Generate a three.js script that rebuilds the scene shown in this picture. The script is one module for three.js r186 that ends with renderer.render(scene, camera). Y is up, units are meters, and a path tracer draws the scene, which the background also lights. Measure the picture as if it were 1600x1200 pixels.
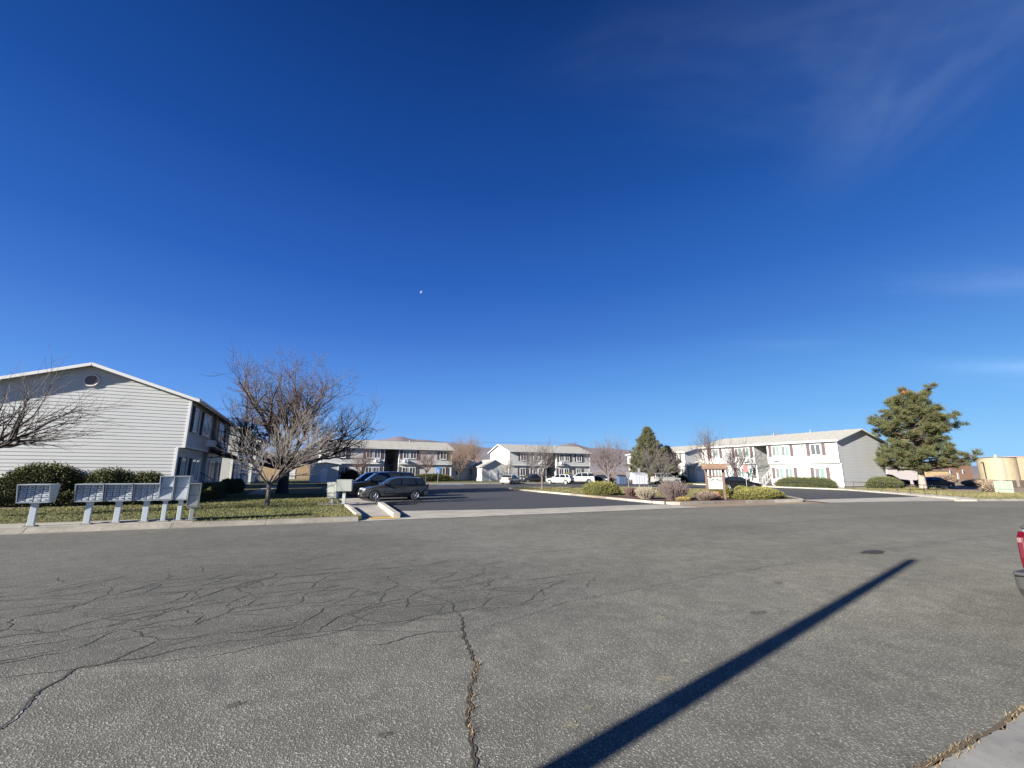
import * as THREE from 'three';
import { mergeGeometries, toCreasedNormals } from 'three/addons/utils/BufferGeometryUtils.js';
import { RoundedBoxGeometry } from 'three/addons/geometries/RoundedBoxGeometry.js';

// ---------------------------------------------------------------- camera, sky, sun, exposure
// world frame: +X runs along the street to the right, -Z across the street to the apartments, metres
const scene = new THREE.Scene();
const D2R = Math.PI / 180;
const camera = new THREE.PerspectiveCamera(2 * Math.atan(600 / 680) / D2R, 4 / 3, 0.05, 20000);
{
  const yaw = 25.5 * D2R, pitch = 11.42 * D2R, roll = 0.27 * D2R;
  const fwd = new THREE.Vector3(Math.sin(yaw) * Math.cos(pitch), Math.sin(pitch), -Math.cos(yaw) * Math.cos(pitch));
  const right = new THREE.Vector3(Math.cos(yaw), 0, Math.sin(yaw));
  const up = new THREE.Vector3().crossVectors(right, fwd);
  camera.position.set(0, 1.8, 0);
  camera.up.copy(up.multiplyScalar(Math.cos(roll)).addScaledVector(right, -Math.sin(roll)));
  camera.lookAt(camera.position.clone().add(fwd));
}
const EXPOSURE = 3.0;
const renderer = new THREE.WebGLRenderer({ antialias: true });
renderer.toneMapping = THREE.LinearToneMapping;
renderer.toneMappingExposure = EXPOSURE;
renderer.shadowMap.enabled = true;

const SUN = new THREE.Vector3(-0.971 * Math.cos(20 * D2R), Math.sin(20 * D2R), 0.238 * Math.cos(20 * D2R)).normalize();
const sun = new THREE.DirectionalLight(new THREE.Color().setRGB(1, 0.955, 0.88), 4.8);
sun.position.copy(SUN).multiplyScalar(150).add(new THREE.Vector3(20, 0, -35));
sun.target.position.set(20, 0, -35);
sun.castShadow = true;
sun.shadow.radius = 1;
sun.shadow.mapSize.set(4096, 4096);
Object.assign(sun.shadow.camera, { left: -90, right: 90, top: 60, bottom: -60, near: 1, far: 400 });
scene.add(sun, sun.target);

// seeded randomness and value noise
function rngOf(seed) { let a = seed >>> 0; return () => { a = (a + 0x6D2B79F5) >>> 0; let t = Math.imul(a ^ (a >>> 15), 1 | a); t = (t + Math.imul(t ^ (t >>> 7), 61 | t)) ^ t; return ((t ^ (t >>> 14)) >>> 0) / 4294967296; }; }
const hash2 = (x, y, s = 0) => { let h = Math.imul(x, 374761393) + Math.imul(y, 668265263) + Math.imul(s, 1442695041) | 0; h = Math.imul(h ^ (h >>> 13), 1274126177); return ((h ^ (h >>> 16)) >>> 0) / 4294967296; };
function vnoise(x, y, s = 0, per = 0) {
  let xi = Math.floor(x), yi = Math.floor(y); const fx = x - xi, fy = y - yi;
  const u = fx * fx * (3 - 2 * fx), v = fy * fy * (3 - 2 * fy);
  let x1 = xi + 1, y1 = yi + 1;
  if (per) { xi = ((xi % per) + per) % per; x1 = ((x1 % per) + per) % per; yi = ((yi % per) + per) % per; y1 = ((y1 % per) + per) % per; }
  const a = hash2(xi, yi, s), b = hash2(x1, yi, s), c = hash2(xi, y1, s), d = hash2(x1, y1, s);
  return a + (b - a) * u + (c - a) * v + (a - b - c + d) * u * v;
}
function fbm(x, y, s = 0, oct = 4) { let r = 0, a = 0.5, f = 1; for (let i = 0; i < oct; i++) { r += a * vnoise(x * f, y * f, s + i * 17); a *= 0.5; f *= 2.03; } return r / (1 - Math.pow(0.5, oct)); }
const lerp = (a, b, t) => a + (b - a) * t, clamp = (x, a = 0, b = 1) => Math.min(b, Math.max(a, x));
const smooth = (a, b, x) => { const t = clamp((x - a) / (b - a)); return t * t * (3 - 2 * t); };

// the clear winter sky: deep blue overhead, pale at the horizon, a few thin cirrus
{
  const W = 1536, H = 768, data = new Float32Array(W * H * 4);
  const stops = [[-90, .16, .20, .26], [-2, .20, .26, .36], [0, .34, .62, .98], [3, .27, .56, .98], [6.5, .185, .46, .93], [11, .118, .345, .83], [17, .066, .222, .67], [23.5, .034, .153, .55], [35, .0145, .092, .375], [53, .0062, .044, .195], [90, .004, .028, .13]];
  const d = new THREE.Vector3();
  // wisps: centre and turn on the cloud plane, half length and width, strength
  const CIRRUS = [[1.24, -.36, -.95, .34, .2, .2], [1.12, -.12, .75, .45, .16, .22], [.98, -.5, .3, .35, .2, .1], [.57, -.61, .8, .2, .09, .05], [2.73, -.66, .5, .5, .18, .22], [4.55, -1.05, .5, .5, .16, .45], [2.75, -1.66, .5, .4, .14, .08], [4.6, -1.2, .4, 1.2, .5, .16], [-1.4, .9, .6, .9, .35, .16], [-.5, 1.8, .2, 1, .4, .14], [-2.6, -.8, .9, 1, .3, .1]];
  for (let j = 0; j < H; j++) {
    const el = ((j + .5) / H - .5) * Math.PI, ed = el / D2R, ce = Math.cos(el);
    let k = 0; while (k < stops.length - 2 && ed > stops[k + 1][0]) k++;
    const A = stops[k], B = stops[k + 1], f = clamp((ed - A[0]) / (B[0] - A[0]));
    for (let i = 0; i < W; i++) {
      const az = ((i + .5) / W - .5) * 2 * Math.PI;
      d.set(Math.cos(az) * ce, Math.sin(el), Math.sin(az) * ce);
      const cg = d.dot(SUN), ph = .82 + .34 * cg * cg;
      const o = (j * W + i) * 4; let r = lerp(A[1], B[1], f) * ph, g = lerp(A[2], B[2], f) * ph, b = lerp(A[3], B[3], f) * (.93 + .1 * cg * cg);
      if (ed > 1) {                                        // thin high cirrus, laid on a plane high above
        const px = d.x / (d.y + .06), pz = d.z / (d.y + .06);
        let c = 0;
        for (const [cx, cz, turn, lu, lv, k] of CIRRUS) {
          const u0 = px - cx, v0 = pz - cz, u = (u0 * Math.cos(turn) + v0 * Math.sin(turn)) / lu, v = (-u0 * Math.sin(turn) + v0 * Math.cos(turn)) / lv, q = u * u + v * v;
          if (q > 4) continue;
          const w = fbm(u * 1.5 + cx + fbm(u * 2, v * 2, 3, 3), v * 3.2 + cz, 9, 5);
          c += k * Math.exp(-q * 1.4) * (.35 + .65 * smooth(.3, .75, w));
        }
        r += c * .25; g += c * .29; b += c * .3;
      }
      data[o] = r / EXPOSURE; data[o + 1] = g / EXPOSURE; data[o + 2] = b / EXPOSURE; data[o + 3] = 1;
    }
  }
  const t = new THREE.DataTexture(data, W, H, THREE.RGBAFormat, THREE.FloatType);
  t.mapping = THREE.EquirectangularReflectionMapping; t.magFilter = THREE.LinearFilter; t.minFilter = THREE.LinearFilter; t.wrapS = THREE.RepeatWrapping; t.needsUpdate = true;
  scene.background = t; scene.environment = t;
}

// ---------------------------------------------------------------- helpers
const counts = {};
const numbered = (n) => { counts[n] = (counts[n] ?? -1) + 1; return counts[n] ? n + '_' + String(counts[n]).padStart(3, '0') : n; };
const V = (x, y, z) => new THREE.Vector3(x, y, z);
const P = (s, y, t) => V(s, y, -t);                      // s along the street, t across it
function thing(name, label, category, s = 0, t = 0, turn = 0, group, y = 0) {
  const o = new THREE.Group(); o.name = numbered(name); o.position.set(s, y, -t); o.rotation.y = turn;
  o.userData = { label, category }; if (group) o.userData.group = group; scene.add(o); return o;
}
function part(name, geo, mat, parent) { const m = new THREE.Mesh(geo, mat); m.name = name; parent.add(m); return m; }
function struct(name, geo, mat, label) { const m = new THREE.Mesh(geo, mat); m.name = numbered(name); m.userData = { kind: 'structure' }; if (label) m.userData.label = label; scene.add(m); return m; }
function uvm(g) {                                          // uv in metres, by the way each face points
  if (g.index) g = g.toNonIndexed();
  const p = g.attributes.position, uv = new Float32Array(p.count * 2), a = V(0, 0, 0), b = V(0, 0, 0), c = V(0, 0, 0), n = V(0, 0, 0);
  for (let i = 0; i < p.count; i += 3) {
    a.fromBufferAttribute(p, i); b.fromBufferAttribute(p, i + 1); c.fromBufferAttribute(p, i + 2);
    n.copy(b).sub(a).cross(c.clone().sub(a)); const x = Math.abs(n.x), y = Math.abs(n.y), z = Math.abs(n.z);
    [a, b, c].forEach((q, k) => { const [u, v] = y >= x && y >= z ? [q.x, q.z] : x > z ? [q.z, q.y] : [q.x, q.y]; uv[(i + k) * 2] = u; uv[(i + k) * 2 + 1] = v; });
  }
  g.setAttribute('uv', new THREE.BufferAttribute(uv, 2)); return g;
}
function box(w, h, d, x = 0, y = 0, z = 0) { const g = new THREE.BoxGeometry(w, h, d); g.translate(x, y, z); return g; }
function bx(x0, x1, y0, y1, z0, z1) { return box(x1 - x0, y1 - y0, z1 - z0, (x0 + x1) / 2, (y0 + y1) / 2, (z0 + z1) / 2); }
function rbox(w, h, d, r, x = 0, y = 0, z = 0) { const g = new RoundedBoxGeometry(w, h, d, 2, r); g.translate(x, y, z); return g; }
function cyl(r0, r1, h, x = 0, y = 0, z = 0, n = 12) { const g = new THREE.CylinderGeometry(r1, r0, h, n); g.translate(x, y + h / 2, z); return g; }
function M(list) { return mergeGeometries(list.map((g) => { let q = g.index ? g.toNonIndexed() : g; const r = new THREE.BufferGeometry(); r.setAttribute('position', q.attributes.position); if (!q.attributes.normal) q.computeVertexNormals(); r.setAttribute('normal', q.attributes.normal); return r; })); }
const MU = (list) => uvm(M(list));
function bar(a, b, r, n = 6) { const d = b.clone().sub(a), g = new THREE.CylinderGeometry(r, r, d.length(), n); g.applyQuaternion(new THREE.Quaternion().setFromUnitVectors(V(0, 1, 0), d.clone().normalize())); const m = a.clone().add(b).multiplyScalar(.5); g.translate(m.x, m.y, m.z); return g; }
function poly(pts, y, h = 0) {                             // a ground polygon of [s, t] points; h > 0 makes it a slab from 0 to y
  const sh = new THREE.Shape(pts.map(([s, t]) => new THREE.Vector2(s, t)));
  const g = h ? new THREE.ExtrudeGeometry(sh, { depth: h, bevelEnabled: false }) : new THREE.ShapeGeometry(sh);
  g.rotateX(-Math.PI / 2); g.translate(0, y - h, 0); return uvm(g);
}
// ---------------------------------------------------------------- textures and materials
function tex(n, size, f, srgb = true) {                    // f(x, y) -> [r, g, b] 0..1, tiles every `size` metres
  const d = new Uint8Array(n * n * 4);
  for (let y = 0; y < n; y++) for (let x = 0; x < n; x++) { const c = f(x, y), o = (y * n + x) * 4; d[o] = clamp(c[0]) * 255; d[o + 1] = clamp(c[1]) * 255; d[o + 2] = clamp(c[2]) * 255; d[o + 3] = 255; }
  const t = new THREE.DataTexture(d, n, n); t.wrapS = t.wrapT = THREE.RepeatWrapping; t.magFilter = THREE.LinearFilter; t.minFilter = THREE.LinearMipmapLinearFilter; t.generateMipmaps = true;
  if (srgb) t.colorSpace = THREE.SRGBColorSpace; t.repeat.set(1 / size, 1 / size); t.needsUpdate = true; return t;
}
const C = (r, g, b) => new THREE.Color().setRGB(r, g, b);
const std = (c, roughness = .8, o = {}) => new THREE.MeshStandardMaterial({ color: c, roughness, ...o });
const grain = (n, size, lo, hi, cells, seed, tint = [1, 1, 1]) => tex(n, size, (x, y) => { const a = vnoise(x / n * cells, y / n * cells, seed, cells), b = vnoise(x / n * cells * 4, y / n * cells * 4, seed + 1, cells * 4), e = hash2(x, y, seed); const v = lerp(lo, hi, a * .4 + b * .35 + e * .25); return [v * tint[0], v * tint[1], v * tint[2]]; });

// asphalt: stones of many greys in dark binder
const AS = 2048, ASM = 5.2, asH = new Float32Array(AS * AS);
{
  const r = rngOf(11), stamp = (cx, cy, rad, h) => { const R = Math.ceil(rad); for (let j = -R; j <= R; j++) for (let i = -R; i <= R; i++) { const q = (i * i + j * j) / (rad * rad); if (q > 1) continue; const k = ((cy + j + AS) % AS) * AS + (cx + i + AS) % AS; asH[k] = Math.max(asH[k], h * (1 - q * .55)); } };
  for (let i = 0; i < 180000; i++) stamp(Math.floor(r() * AS), Math.floor(r() * AS), 1 + r() * r() * 2.9, .3 + r() * .7);
}
const asphaltMap = tex(AS, ASM, (x, y) => { const h = asH[y * AS + x], t = hash2(x >> 2, y >> 2, 4), p = vnoise(x / 64, y / 64, 8, 32); const v = .56 + .5 * h * (.3 + .95 * t) + (p - .5) * .09 + (hash2(x, y, 3) - .5) * .07; return [v, v * .983, v * .905]; });
const asphaltBump = tex(AS, ASM, (x, y) => { const h = asH[y * AS + x]; return [h, h, h]; }, false);
const lotMap = grain(512, 2.6, .78, 1, 64, 21);
const concMap = tex(1024, 4, (x, y) => { const a = vnoise(x / 128, y / 128, 31, 8), b = vnoise(x / 16, y / 16, 33, 64), e = hash2(x, y, 35), pit = hash2(x >> 1, y >> 1, 37) > .994 ? -.22 : 0; const v = .86 + (a - .5) * .16 + (b - .5) * .1 + (e - .5) * .06 + pit; return [v, v * .99, v * .97]; });
const grassMap = tex(1024, 5, (x, y) => { const a = vnoise(x / 96, y / 96, 41, 1024 / 96 | 0), b = vnoise(x / 12, y / 12, 43, 85), e = hash2(x, y >> 1, 45), f = vnoise(x / 40, y / 40, 47, 25); const v = .6 + .25 * b * e + .25 * (e - .5) + .2 * a; return [v * lerp(.85, 1.15, f), v * lerp(1, 1.02, f), v * lerp(.62, .58, f)]; });
const dirtMap = grain(512, 7, .7, 1, 48, 51, [1, .97, .92]);
const shingleMap = tex(512, 1.6, (x, y) => { const row = y >> 5, col = (x + row * 37) >> 6; const v = .84 + (hash2(col, row, 61) - .5) * .16 + (hash2(x, y, 63) - .5) * .2; return [v, v * .985, v * .95]; });
const sidingMap = tex(256, 3, (x, y) => { const v = .93 + (vnoise(x / 64, y / 64, 71, 4) - .5) * .03 + (hash2(x, y, 73) - .5) * .03; return [v, v, v * .99]; });
const woodMap = tex(256, .6, (x, y) => { const v = .7 + .3 * vnoise(x / 4, y / 60, 81, 64) + (hash2(x, y >> 3, 83) - .5) * .12; return [v, v * .95, v * .9]; });
const barkMap = tex(256, .5, (x, y) => { const v = .55 + .45 * vnoise(x / 8, y / 26, 91, 32) + (hash2(x, y, 93) - .5) * .15; return [v, v * .97, v * .94]; });

const mAsphalt = std(C(1, 1, 1), .9, { map: asphaltMap, bumpMap: asphaltBump, bumpScale: .0032, vertexColors: true });
const mLot = std(C(.047, .046, .046), .82, { map: lotMap });
const mLotLine = std(C(.5, .5, .48), .8, { map: lotMap });
const mConc = std(C(.43, .405, .355), .9, { map: concMap });
const mConcOld = std(C(.3, .28, .24), .92, { map: concMap });
const mGutter = std(C(.3, .295, .28), .9, { map: concMap });
const mWhiteCurb = std(C(.56, .525, .45), .85, { map: concMap });
const mYellow = std(C(.62, .4, .09), .8, { map: concMap });
const mGrass = std(C(.125, .127, .058), 1, { map: grassMap });
const mGrassDry = std(C(.165, .148, .068), 1, { map: grassMap });
const mDirt = std(C(.31, .235, .17), 1, { map: dirtMap });
const mMulch = std(C(.17, .06, .045), 1, { map: grain(256, 1.1, .35, 1, 40, 55) });
const mSiding = std(C(.56, .56, .545), .55, { map: sidingMap });
const mTrim = std(C(.66, .65, .62), .5);
const mSoffit = std(C(.6, .58, .55), .7);
const mRoof = std(C(.47, .465, .44), .95, { map: shingleMap });
const mShutter = std(C(.115, .083, .082), .6);
const mShutterDark = std(C(.03, .03, .04), .6);
const mFrame = std(C(.76, .76, .74), .4);
const mPane = new THREE.MeshPhysicalMaterial({ color: C(1, 1, 1), roughness: .03, transmission: 1, thickness: 0, ior: 1.5 });
const mBlind = std(C(.15, .225, .195), .9), mBlindGrey = std(C(.13, .14, .138), .9), mUnlitRoom = std(C(.075, .078, .085), .95);  // last one: dark backing whose colour stands for an unlit room
const mFound = std(C(.4, .39, .37), .9, { map: concMap });
const mWood = std(C(.18, .118, .09), .8, { map: woodMap });
const mMailGrey = std(C(.33, .37, .39), .5, { metalness: .15 });
const mMailDoor = std(C(.43, .47, .49), .45, { metalness: .15 });
const mMailPale = std(C(.36, .375, .335), .5);
const mLock = std(C(.05, .05, .05), .5, { metalness: .5 });
const mBlackMetal = std(C(.02, .02, .022), .45, { metalness: .4 });
const mGreyMetal = std(C(.3, .31, .32), .4, { metalness: .8 });
const mWhiteMetal = std(C(.7, .7, .7), .5);
const mRubber = std(C(.018, .018, .019), .85);
const mRim = std(C(.55, .55, .56), .28, { metalness: .85 });
const mGlassDark = new THREE.MeshPhysicalMaterial({ color: C(.012, .016, .018), roughness: .04, metalness: 0, clearcoat: 1, clearcoatRoughness: .03 });
const mLampClear = new THREE.MeshPhysicalMaterial({ color: C(.5, .52, .52), roughness: .12, clearcoat: 1 });
const mLampRed = new THREE.MeshPhysicalMaterial({ color: C(.085, .003, .006), roughness: .25, clearcoat: 1 });
const mLampAmber = new THREE.MeshPhysicalMaterial({ color: C(.6, .22, .03), roughness: .2, clearcoat: 1 });
const mTrimBlack = std(C(.025, .025, .027), .6);
const mPlate = std(C(.6, .6, .58), .5);
const paint = (r, g, b, o = {}) => new THREE.MeshPhysicalMaterial({ color: C(r, g, b), roughness: .38, metalness: .25, clearcoat: .9, clearcoatRoughness: .06, ...o });
// ---------------------------------------------------------------- the ground, street and parking lot
const EDGE = [[-400, 18.4], [-60, 18], [-7.4, 17.72], [2, 17.35], [11, 17.2], [22, 17.3], [29, 16.8], [35.4, 15.7], [40, 14.4], [45, 12.7], [55, 9], [70, 3], [100, -10], [400, -150]];
const edge = (s) => { let k = 0; while (k < EDGE.length - 2 && s > EDGE[k + 1][0]) k++; const [a, b] = [EDGE[k], EDGE[k + 1]]; return lerp(a[1], b[1], (s - a[0]) / (b[0] - a[0])); };
const nearEdge = (s) => Math.min(1.72 + (fbm(s * 1.7, 3.3, 12, 3) - .5) * .1 + (s > 22 ? -(s - 22) * .33 : 0), edge(s) - 3);
{
  const g = new THREE.CircleGeometry(9000, 64); g.rotateX(-Math.PI / 2); g.translate(0, -.04, 0);
  struct('ground', uvm(g), mDirt, 'dry tan earth reaching to the foot of the hills');
}
let road;
{
  const S = [-400, -200, -120, -80, -50, -30]; for (let s = -20; s < -6; s += .4) S.push(s); for (let s = -6; s < 16; s += .16) S.push(s); for (let s = 16; s < 60; s += .5) S.push(s); S.push(60, 75, 100, 150, 250, 400);
  const N = 90, pos = [], col = [], uv = [], idx = [];
  S.forEach((s, i) => {
    const e = edge(s), n0 = nearEdge(s);
    for (let j = 0; j <= N; j++) {
      const q = Math.pow(j / N, 1.35), t = lerp(n0, e, q);
      pos.push(s, 0, -t); uv.push(s, t);
      const big = fbm(s * .22, t * .5, 101, 4), mid = fbm(s * 1.1, t * 1.6, 103, 4);
      // old dark lane on the left of the long seam; lighter chip seal this side of it; down-sun brightening to the right painted in
      const wob = (fbm(s * .6, t * .6, 107, 3) - .5) * 1.2;
      let a = .325;
      if (t > 5.75 + (fbm(s * 2, 1, 109, 3) - .5) * .25) a = lerp(.245, .31, smooth(1.5, 4.5, s + wob * 2.2));
      if (t > 10.9 && s > 4.8) a = .318; if (t > 13.8 + wob * .3) a = Math.max(a, lerp(.2, .318, smooth(-1, 3, s + wob * 2)));
      a *= 1.07 + (big - .5) * .42 + (mid - .5) * .24;
      if (s > 5 && t < 9) a *= 1 + .13 * smooth(.42, .56, fbm(s * .35 + 4, t * .8, 113, 4)) * smooth(5, 7.5, s + wob);
      const warm = .008 + .045 * smooth(2, 9, s + wob * 3);
      col.push(a * (1 + warm * .5), a, a * (1 - warm * 1.7));
    }
    if (i) for (let j = 0; j < N; j++) { const a = (i - 1) * (N + 1) + j, b = a + 1, c = a + N + 1, d = c + 1; idx.push(a, c, b, b, c, d); }
  });
  const g = new THREE.BufferGeometry(); g.setAttribute('position', new THREE.Float32BufferAttribute(pos, 3)); g.setAttribute('uv', new THREE.Float32BufferAttribute(uv, 2)); g.setAttribute('color', new THREE.Float32BufferAttribute(col, 3)); g.setIndex(idx); g.computeVertexNormals();
  road = struct('road', g, mAsphalt, 'wide grey asphalt street with many cracks');
}
// cracks: narrow filled openings with a jagged outline
function wander(pts, step, amp, seed) {
  const r = rngOf(seed), out = [];
  for (let k = 0; k < pts.length - 1; k++) {
    const [a, b] = [pts[k], pts[k + 1]], L = Math.hypot(b[0] - a[0], b[1] - a[1]), n = Math.max(1, Math.round(L / step)), nx = -(b[1] - a[1]) / L, ny = (b[0] - a[0]) / L;
    for (let i = 0; i < n; i++) { const f = i / n, o = i ? (r() - .5) * 2 * amp : 0; out.push([lerp(a[0], b[0], f) + nx * o, lerp(a[1], b[1], f) + ny * o]); }
  }
  out.push(pts[pts.length - 1]); return out;
}
const jagged = (p, seed) => wander(wander(p, .22, .05, seed), .045, .014, seed + 500);
function ribbon(pts, width, y, seed, lip = 0) {
  const r = rngOf(seed), pos = [], n = pts.length;
  const row = pts.map((p, i) => {
    const a = pts[Math.max(0, i - 1)], b = pts[Math.min(n - 1, i + 1)], L = Math.hypot(b[0] - a[0], b[1] - a[1]) || 1, nx = -(b[1] - a[1]) / L, ny = (b[0] - a[0]) / L;
    const taper = Math.min(1, .25 + 3 * Math.min(i, n - 1 - i) / n), w1 = width * taper * (.5 + r() * .9) * .5, w2 = width * taper * (.5 + r() * .9) * .5;
    const at = (o, yy) => [p[0] + nx * o, yy, -(p[1] + ny * o)];
    return lip ? [at(-w1 - .03 - r() * .02, y - .003), at(-w1 - .012, y + lip * (.4 + r())), at(-w1, y), at(w2, y), at(w2 + .012, y + lip * (.4 + r())), at(w2 + .03 + r() * .02, y - .003)] : [at(-w1, y), at(w2, y)];
  });
  const strips = { fill: [], lip: [] };
  for (let i = 0; i < n - 1; i++) for (let k = 0; k < row[i].length - 1; k++) { const A = row[i][k], B = row[i][k + 1], Cc = row[i + 1][k], D = row[i + 1][k + 1], o = lip && k !== 2 ? strips.lip : strips.fill; o.push(...A, ...Cc, ...B, ...B, ...Cc, ...D); }
  const mk = (a) => { const g = new THREE.BufferGeometry(); g.setAttribute('position', new THREE.Float32BufferAttribute(a, 3)); g.computeVertexNormals(); return uvm(g); };
  return lip ? [mk(strips.fill), mk(strips.lip)] : mk(strips.fill);
}
const mCrack = std(C(.035, .032, .028), 1), mCrackPale = std(C(.26, .25, .235), 1), mCrackDirt = std(C(.12, .095, .065), 1, { map: dirtMap }), mLip = std(C(.17, .168, .16), .95, { map: asphaltMap });
const mainCrack = wander([[2.0, 5.85], [2.01, 5.64], [1.86, 5.2], [1.79, 4.91], [1.72, 4.55], [1.68, 4.26], [1.45, 3.83], [1.3, 3.47], [1.21, 3.16], [1.14, 2.91], [1.0, 2.2], [.95, 1.8]], .06, .022, 5);
{
  const fine = wander(mainCrack, .03, .008, 15);
  part('crack', ribbon(fine, .027, .005, 6), mCrackDirt, road);
  part('crack', ribbon(fine.map(([s, t]) => [s - .01, t]), .015, .007, 8), mCrack, road);
  for (const [p, w] of [[[[1.86, 5.2], [1.5, 5.3], [1.0, 5.15], [.7, 5.3]], .014], [[[1.95, 5.6], [1.6, 5.75], [1.2, 5.7]], .012], [[[2.0, 5.8], [2.05, 6.4], [1.8, 7.0]], .014]]) part('crack', ribbon(jagged(p, 91), w, .0045, 92), mCrack, road);
  [[[[-2.6, 4.3], [-1.75, 4.71], [-1.79, 5.34], [-1.7, 5.76], [-1.15, 5.78]], .03], [[[-1.7, 5.76], [-.63, 5.57], [.3, 5.7], [.64, 5.77], [1.3, 5.4], [1.75, 5.3]], .012], [[[1.95, 5.15], [2.15, 5.19], [3.4, 5.6], [5.07, 5.84], [8.48, 6.04], [11.38, 5.99]], .014], [[[11.6, 6.05], [18, 6.1], [28, 5.6]], .012],
    [[[4.76, 13.81], [4.89, 11.41]], .025], [[[4.89, 11.41], [9.57, 10.9], [15.56, 10.9], [19.23, 10.76], [30, 10]], .02], [[[-9, 9.1], [-.51, 8.97], [2.08, 8.92], [5.25, 9.25], [9.75, 8.68]], .012], [[[-3.2, 6.6], [-2.2, 6.9], [-1.2, 7.6], [-.4, 8.9], [.6, 10.8], [2, 12.3]], .02], [[[-4.5, 7.2], [-3.2, 7.6], [-2.2, 8.6], [-1.8, 9.8]], .016],
    [[[3.2, 8.6], [4.2, 7.4], [5.1, 6.3]], .012], [[[2.5, 6.1], [2.9, 6.7], [2.7, 7.4], [3.1, 8]], .012], [[[-2.6, 6.2], [-1.5, 6.5], [-.6, 7.2], [.6, 7.5], [2, 8.2]], .018], [[[-3.6, 6.0], [-2.4, 6.6], [-1.6, 7.3], [-.9, 8.4], [.2, 9.6]], .016], [[[-1.2, 6.0], [-.4, 6.4], [.4, 6.2], [1.3, 6.6], [2.1, 6.3]], .014], [[[-6, 7.6], [-4.4, 8.4], [-2.9, 10], [-1.2, 12.4]], .016], [[[.6, 5.9], [1.0, 6.3], [1.6, 6.2], [1.95, 5.75]], .014]].forEach(([p, w], i) => {
    const q = jagged(p, 20 + i), broken = i === 4 ? mCrackPale : mCrack;
    if (i < 7) part('crack', ribbon(q, w * .85, .004, 40 + i), broken, road);
    else { const R4 = rngOf(600 + i); for (let a = 0; a < q.length - 6;) { const b = a + 8 + Math.floor(R4() * 26); part('crack', ribbon(q.slice(a, b), w * (.4 + R4() * .4), .004, 40 + i + a), broken, road); a = b + Math.floor(R4() * 16); } }
    if (i !== 4 && i < 7) { const a = Math.floor(q.length * .15), b = Math.floor(q.length * .55); part('lit_chipped_edge', ribbon(q.slice(a, b).map(([s, t]) => [s + w * .3, t + w * .6]), w * .5, .0036, 70 + i), mCrackPale, road); }  // pale strip paints the sunlit side of the chipped crack edge
  });
  // the web of fine cracks on the old lane
  const r = rngOf(77), list = [], pale = [], cx = .62, cy = .42, nx = 26, ny = 12, pt = [];
  for (let j = 0; j <= ny; j++) for (let i = 0; i <= nx; i++) pt.push([-9.5 + (i + (j % 2) * .5 + (r() - .5) * .75) * cx, 5.9 + (j + (r() - .5) * .8) * cy]);
  for (let j = 0; j <= ny; j++) for (let i = 0; i <= nx; i++) {
    const a = pt[j * (nx + 1) + i]; const dens = .85 * smooth(4.6, 1.2, a[0]) * smooth(11, 8, a[1]) + (Math.abs(a[0] - 2.6) < 1.8 && a[1] < 7.4 ? .35 : 0);
    [[1, 0], [0, 1], [(j % 2) ? 1 : -1, 1]].forEach(([di, dj], k) => {
      const ii = i + di, jj = j + dj; if (ii < 0 || ii > nx || jj > ny || r() > dens * (k ? .62 : 1)) return;
      const line = wander(wander([a, pt[jj * (nx + 1) + ii]], .16, .05, 200 + i * 31 + j * 7 + k), .035, .012, 900 + i * 31 + j * 7 + k), w = .011 + r() * .011; list.push(ribbon(line, w, .0035, 300 + i + j * 40 + k)); if (r() < .4) pale.push(ribbon(line.map(([s, t]) => [s + w * .3, t + w * .65]), w * .6, .0032, 700 + i + j * 40 + k));
    });
  }
  part('fine_cracks', uvm(M(list)), mCrack, road).userData.kind = 'stuff';
  part('fine_cracks_lit_edge', uvm(M(pale)), mCrackPale, road).userData.kind = 'stuff';  // pale strips painted as the sunlit lips of the fine cracks
  // oil drips, pale lime spots and worn blotches, each with a ragged outline
  const spots = [[3.1, 3.3, .07, 0], [3.55, 3.5, .05, 0], [1.95, 3.05, .05, 0], [2.2, 3.2, .035, 0], [4.3, 4.6, .06, 0], [-.3, 4.4, .05, 1], [.7, 3.5, .04, 1], [5.6, 4.2, .09, 1], [7.4, 5.1, .07, 1], [9.4, 7.4, .1, 0]];
  const mPaleSpot = std(C(.44, .425, .36), .95, { map: asphaltMap }), mOil = std(C(.2, .195, .185), .8, { map: asphaltMap });
  for (const [s, t, q, k] of spots) { const sh = []; for (let i = 0; i < 22; i++) { const a = i / 22 * 6.2832, e = .45 + r() * .75; sh.push([s + Math.cos(a) * q * 1.5 * e, t + Math.sin(a) * q * e]); } part('stain', poly(sh, .003), k ? mOil : mPaleSpot, road); }
  // rough tar patch by the shadow tip
  const sh = []; for (let k = 0; k < 26; k++) { const a = k / 26 * Math.PI * 2, q = .75 + r() * .5; sh.push([12.25 + Math.cos(a) * .42 * q, 6.05 + Math.sin(a) * .16 * q]); }
  part('tar_patch', poly(sh, .006), std(C(.045, .04, .045), .9, { map: asphaltMap }), road);
}
// concrete gutter on this side of the street
{
  const pts = []; for (let s = -30; s <= 30; s += .08) pts.push([s, nearEdge(s) - .012 + (hash2(Math.round(s * 40), 5, 2) - .5) * .05]);
  const g = poly([...pts, [30, -3], [-30, -3]], .006);
  struct('sidewalk', g, mGutter, 'smooth grey concrete at the near edge of the street');
}
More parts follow.
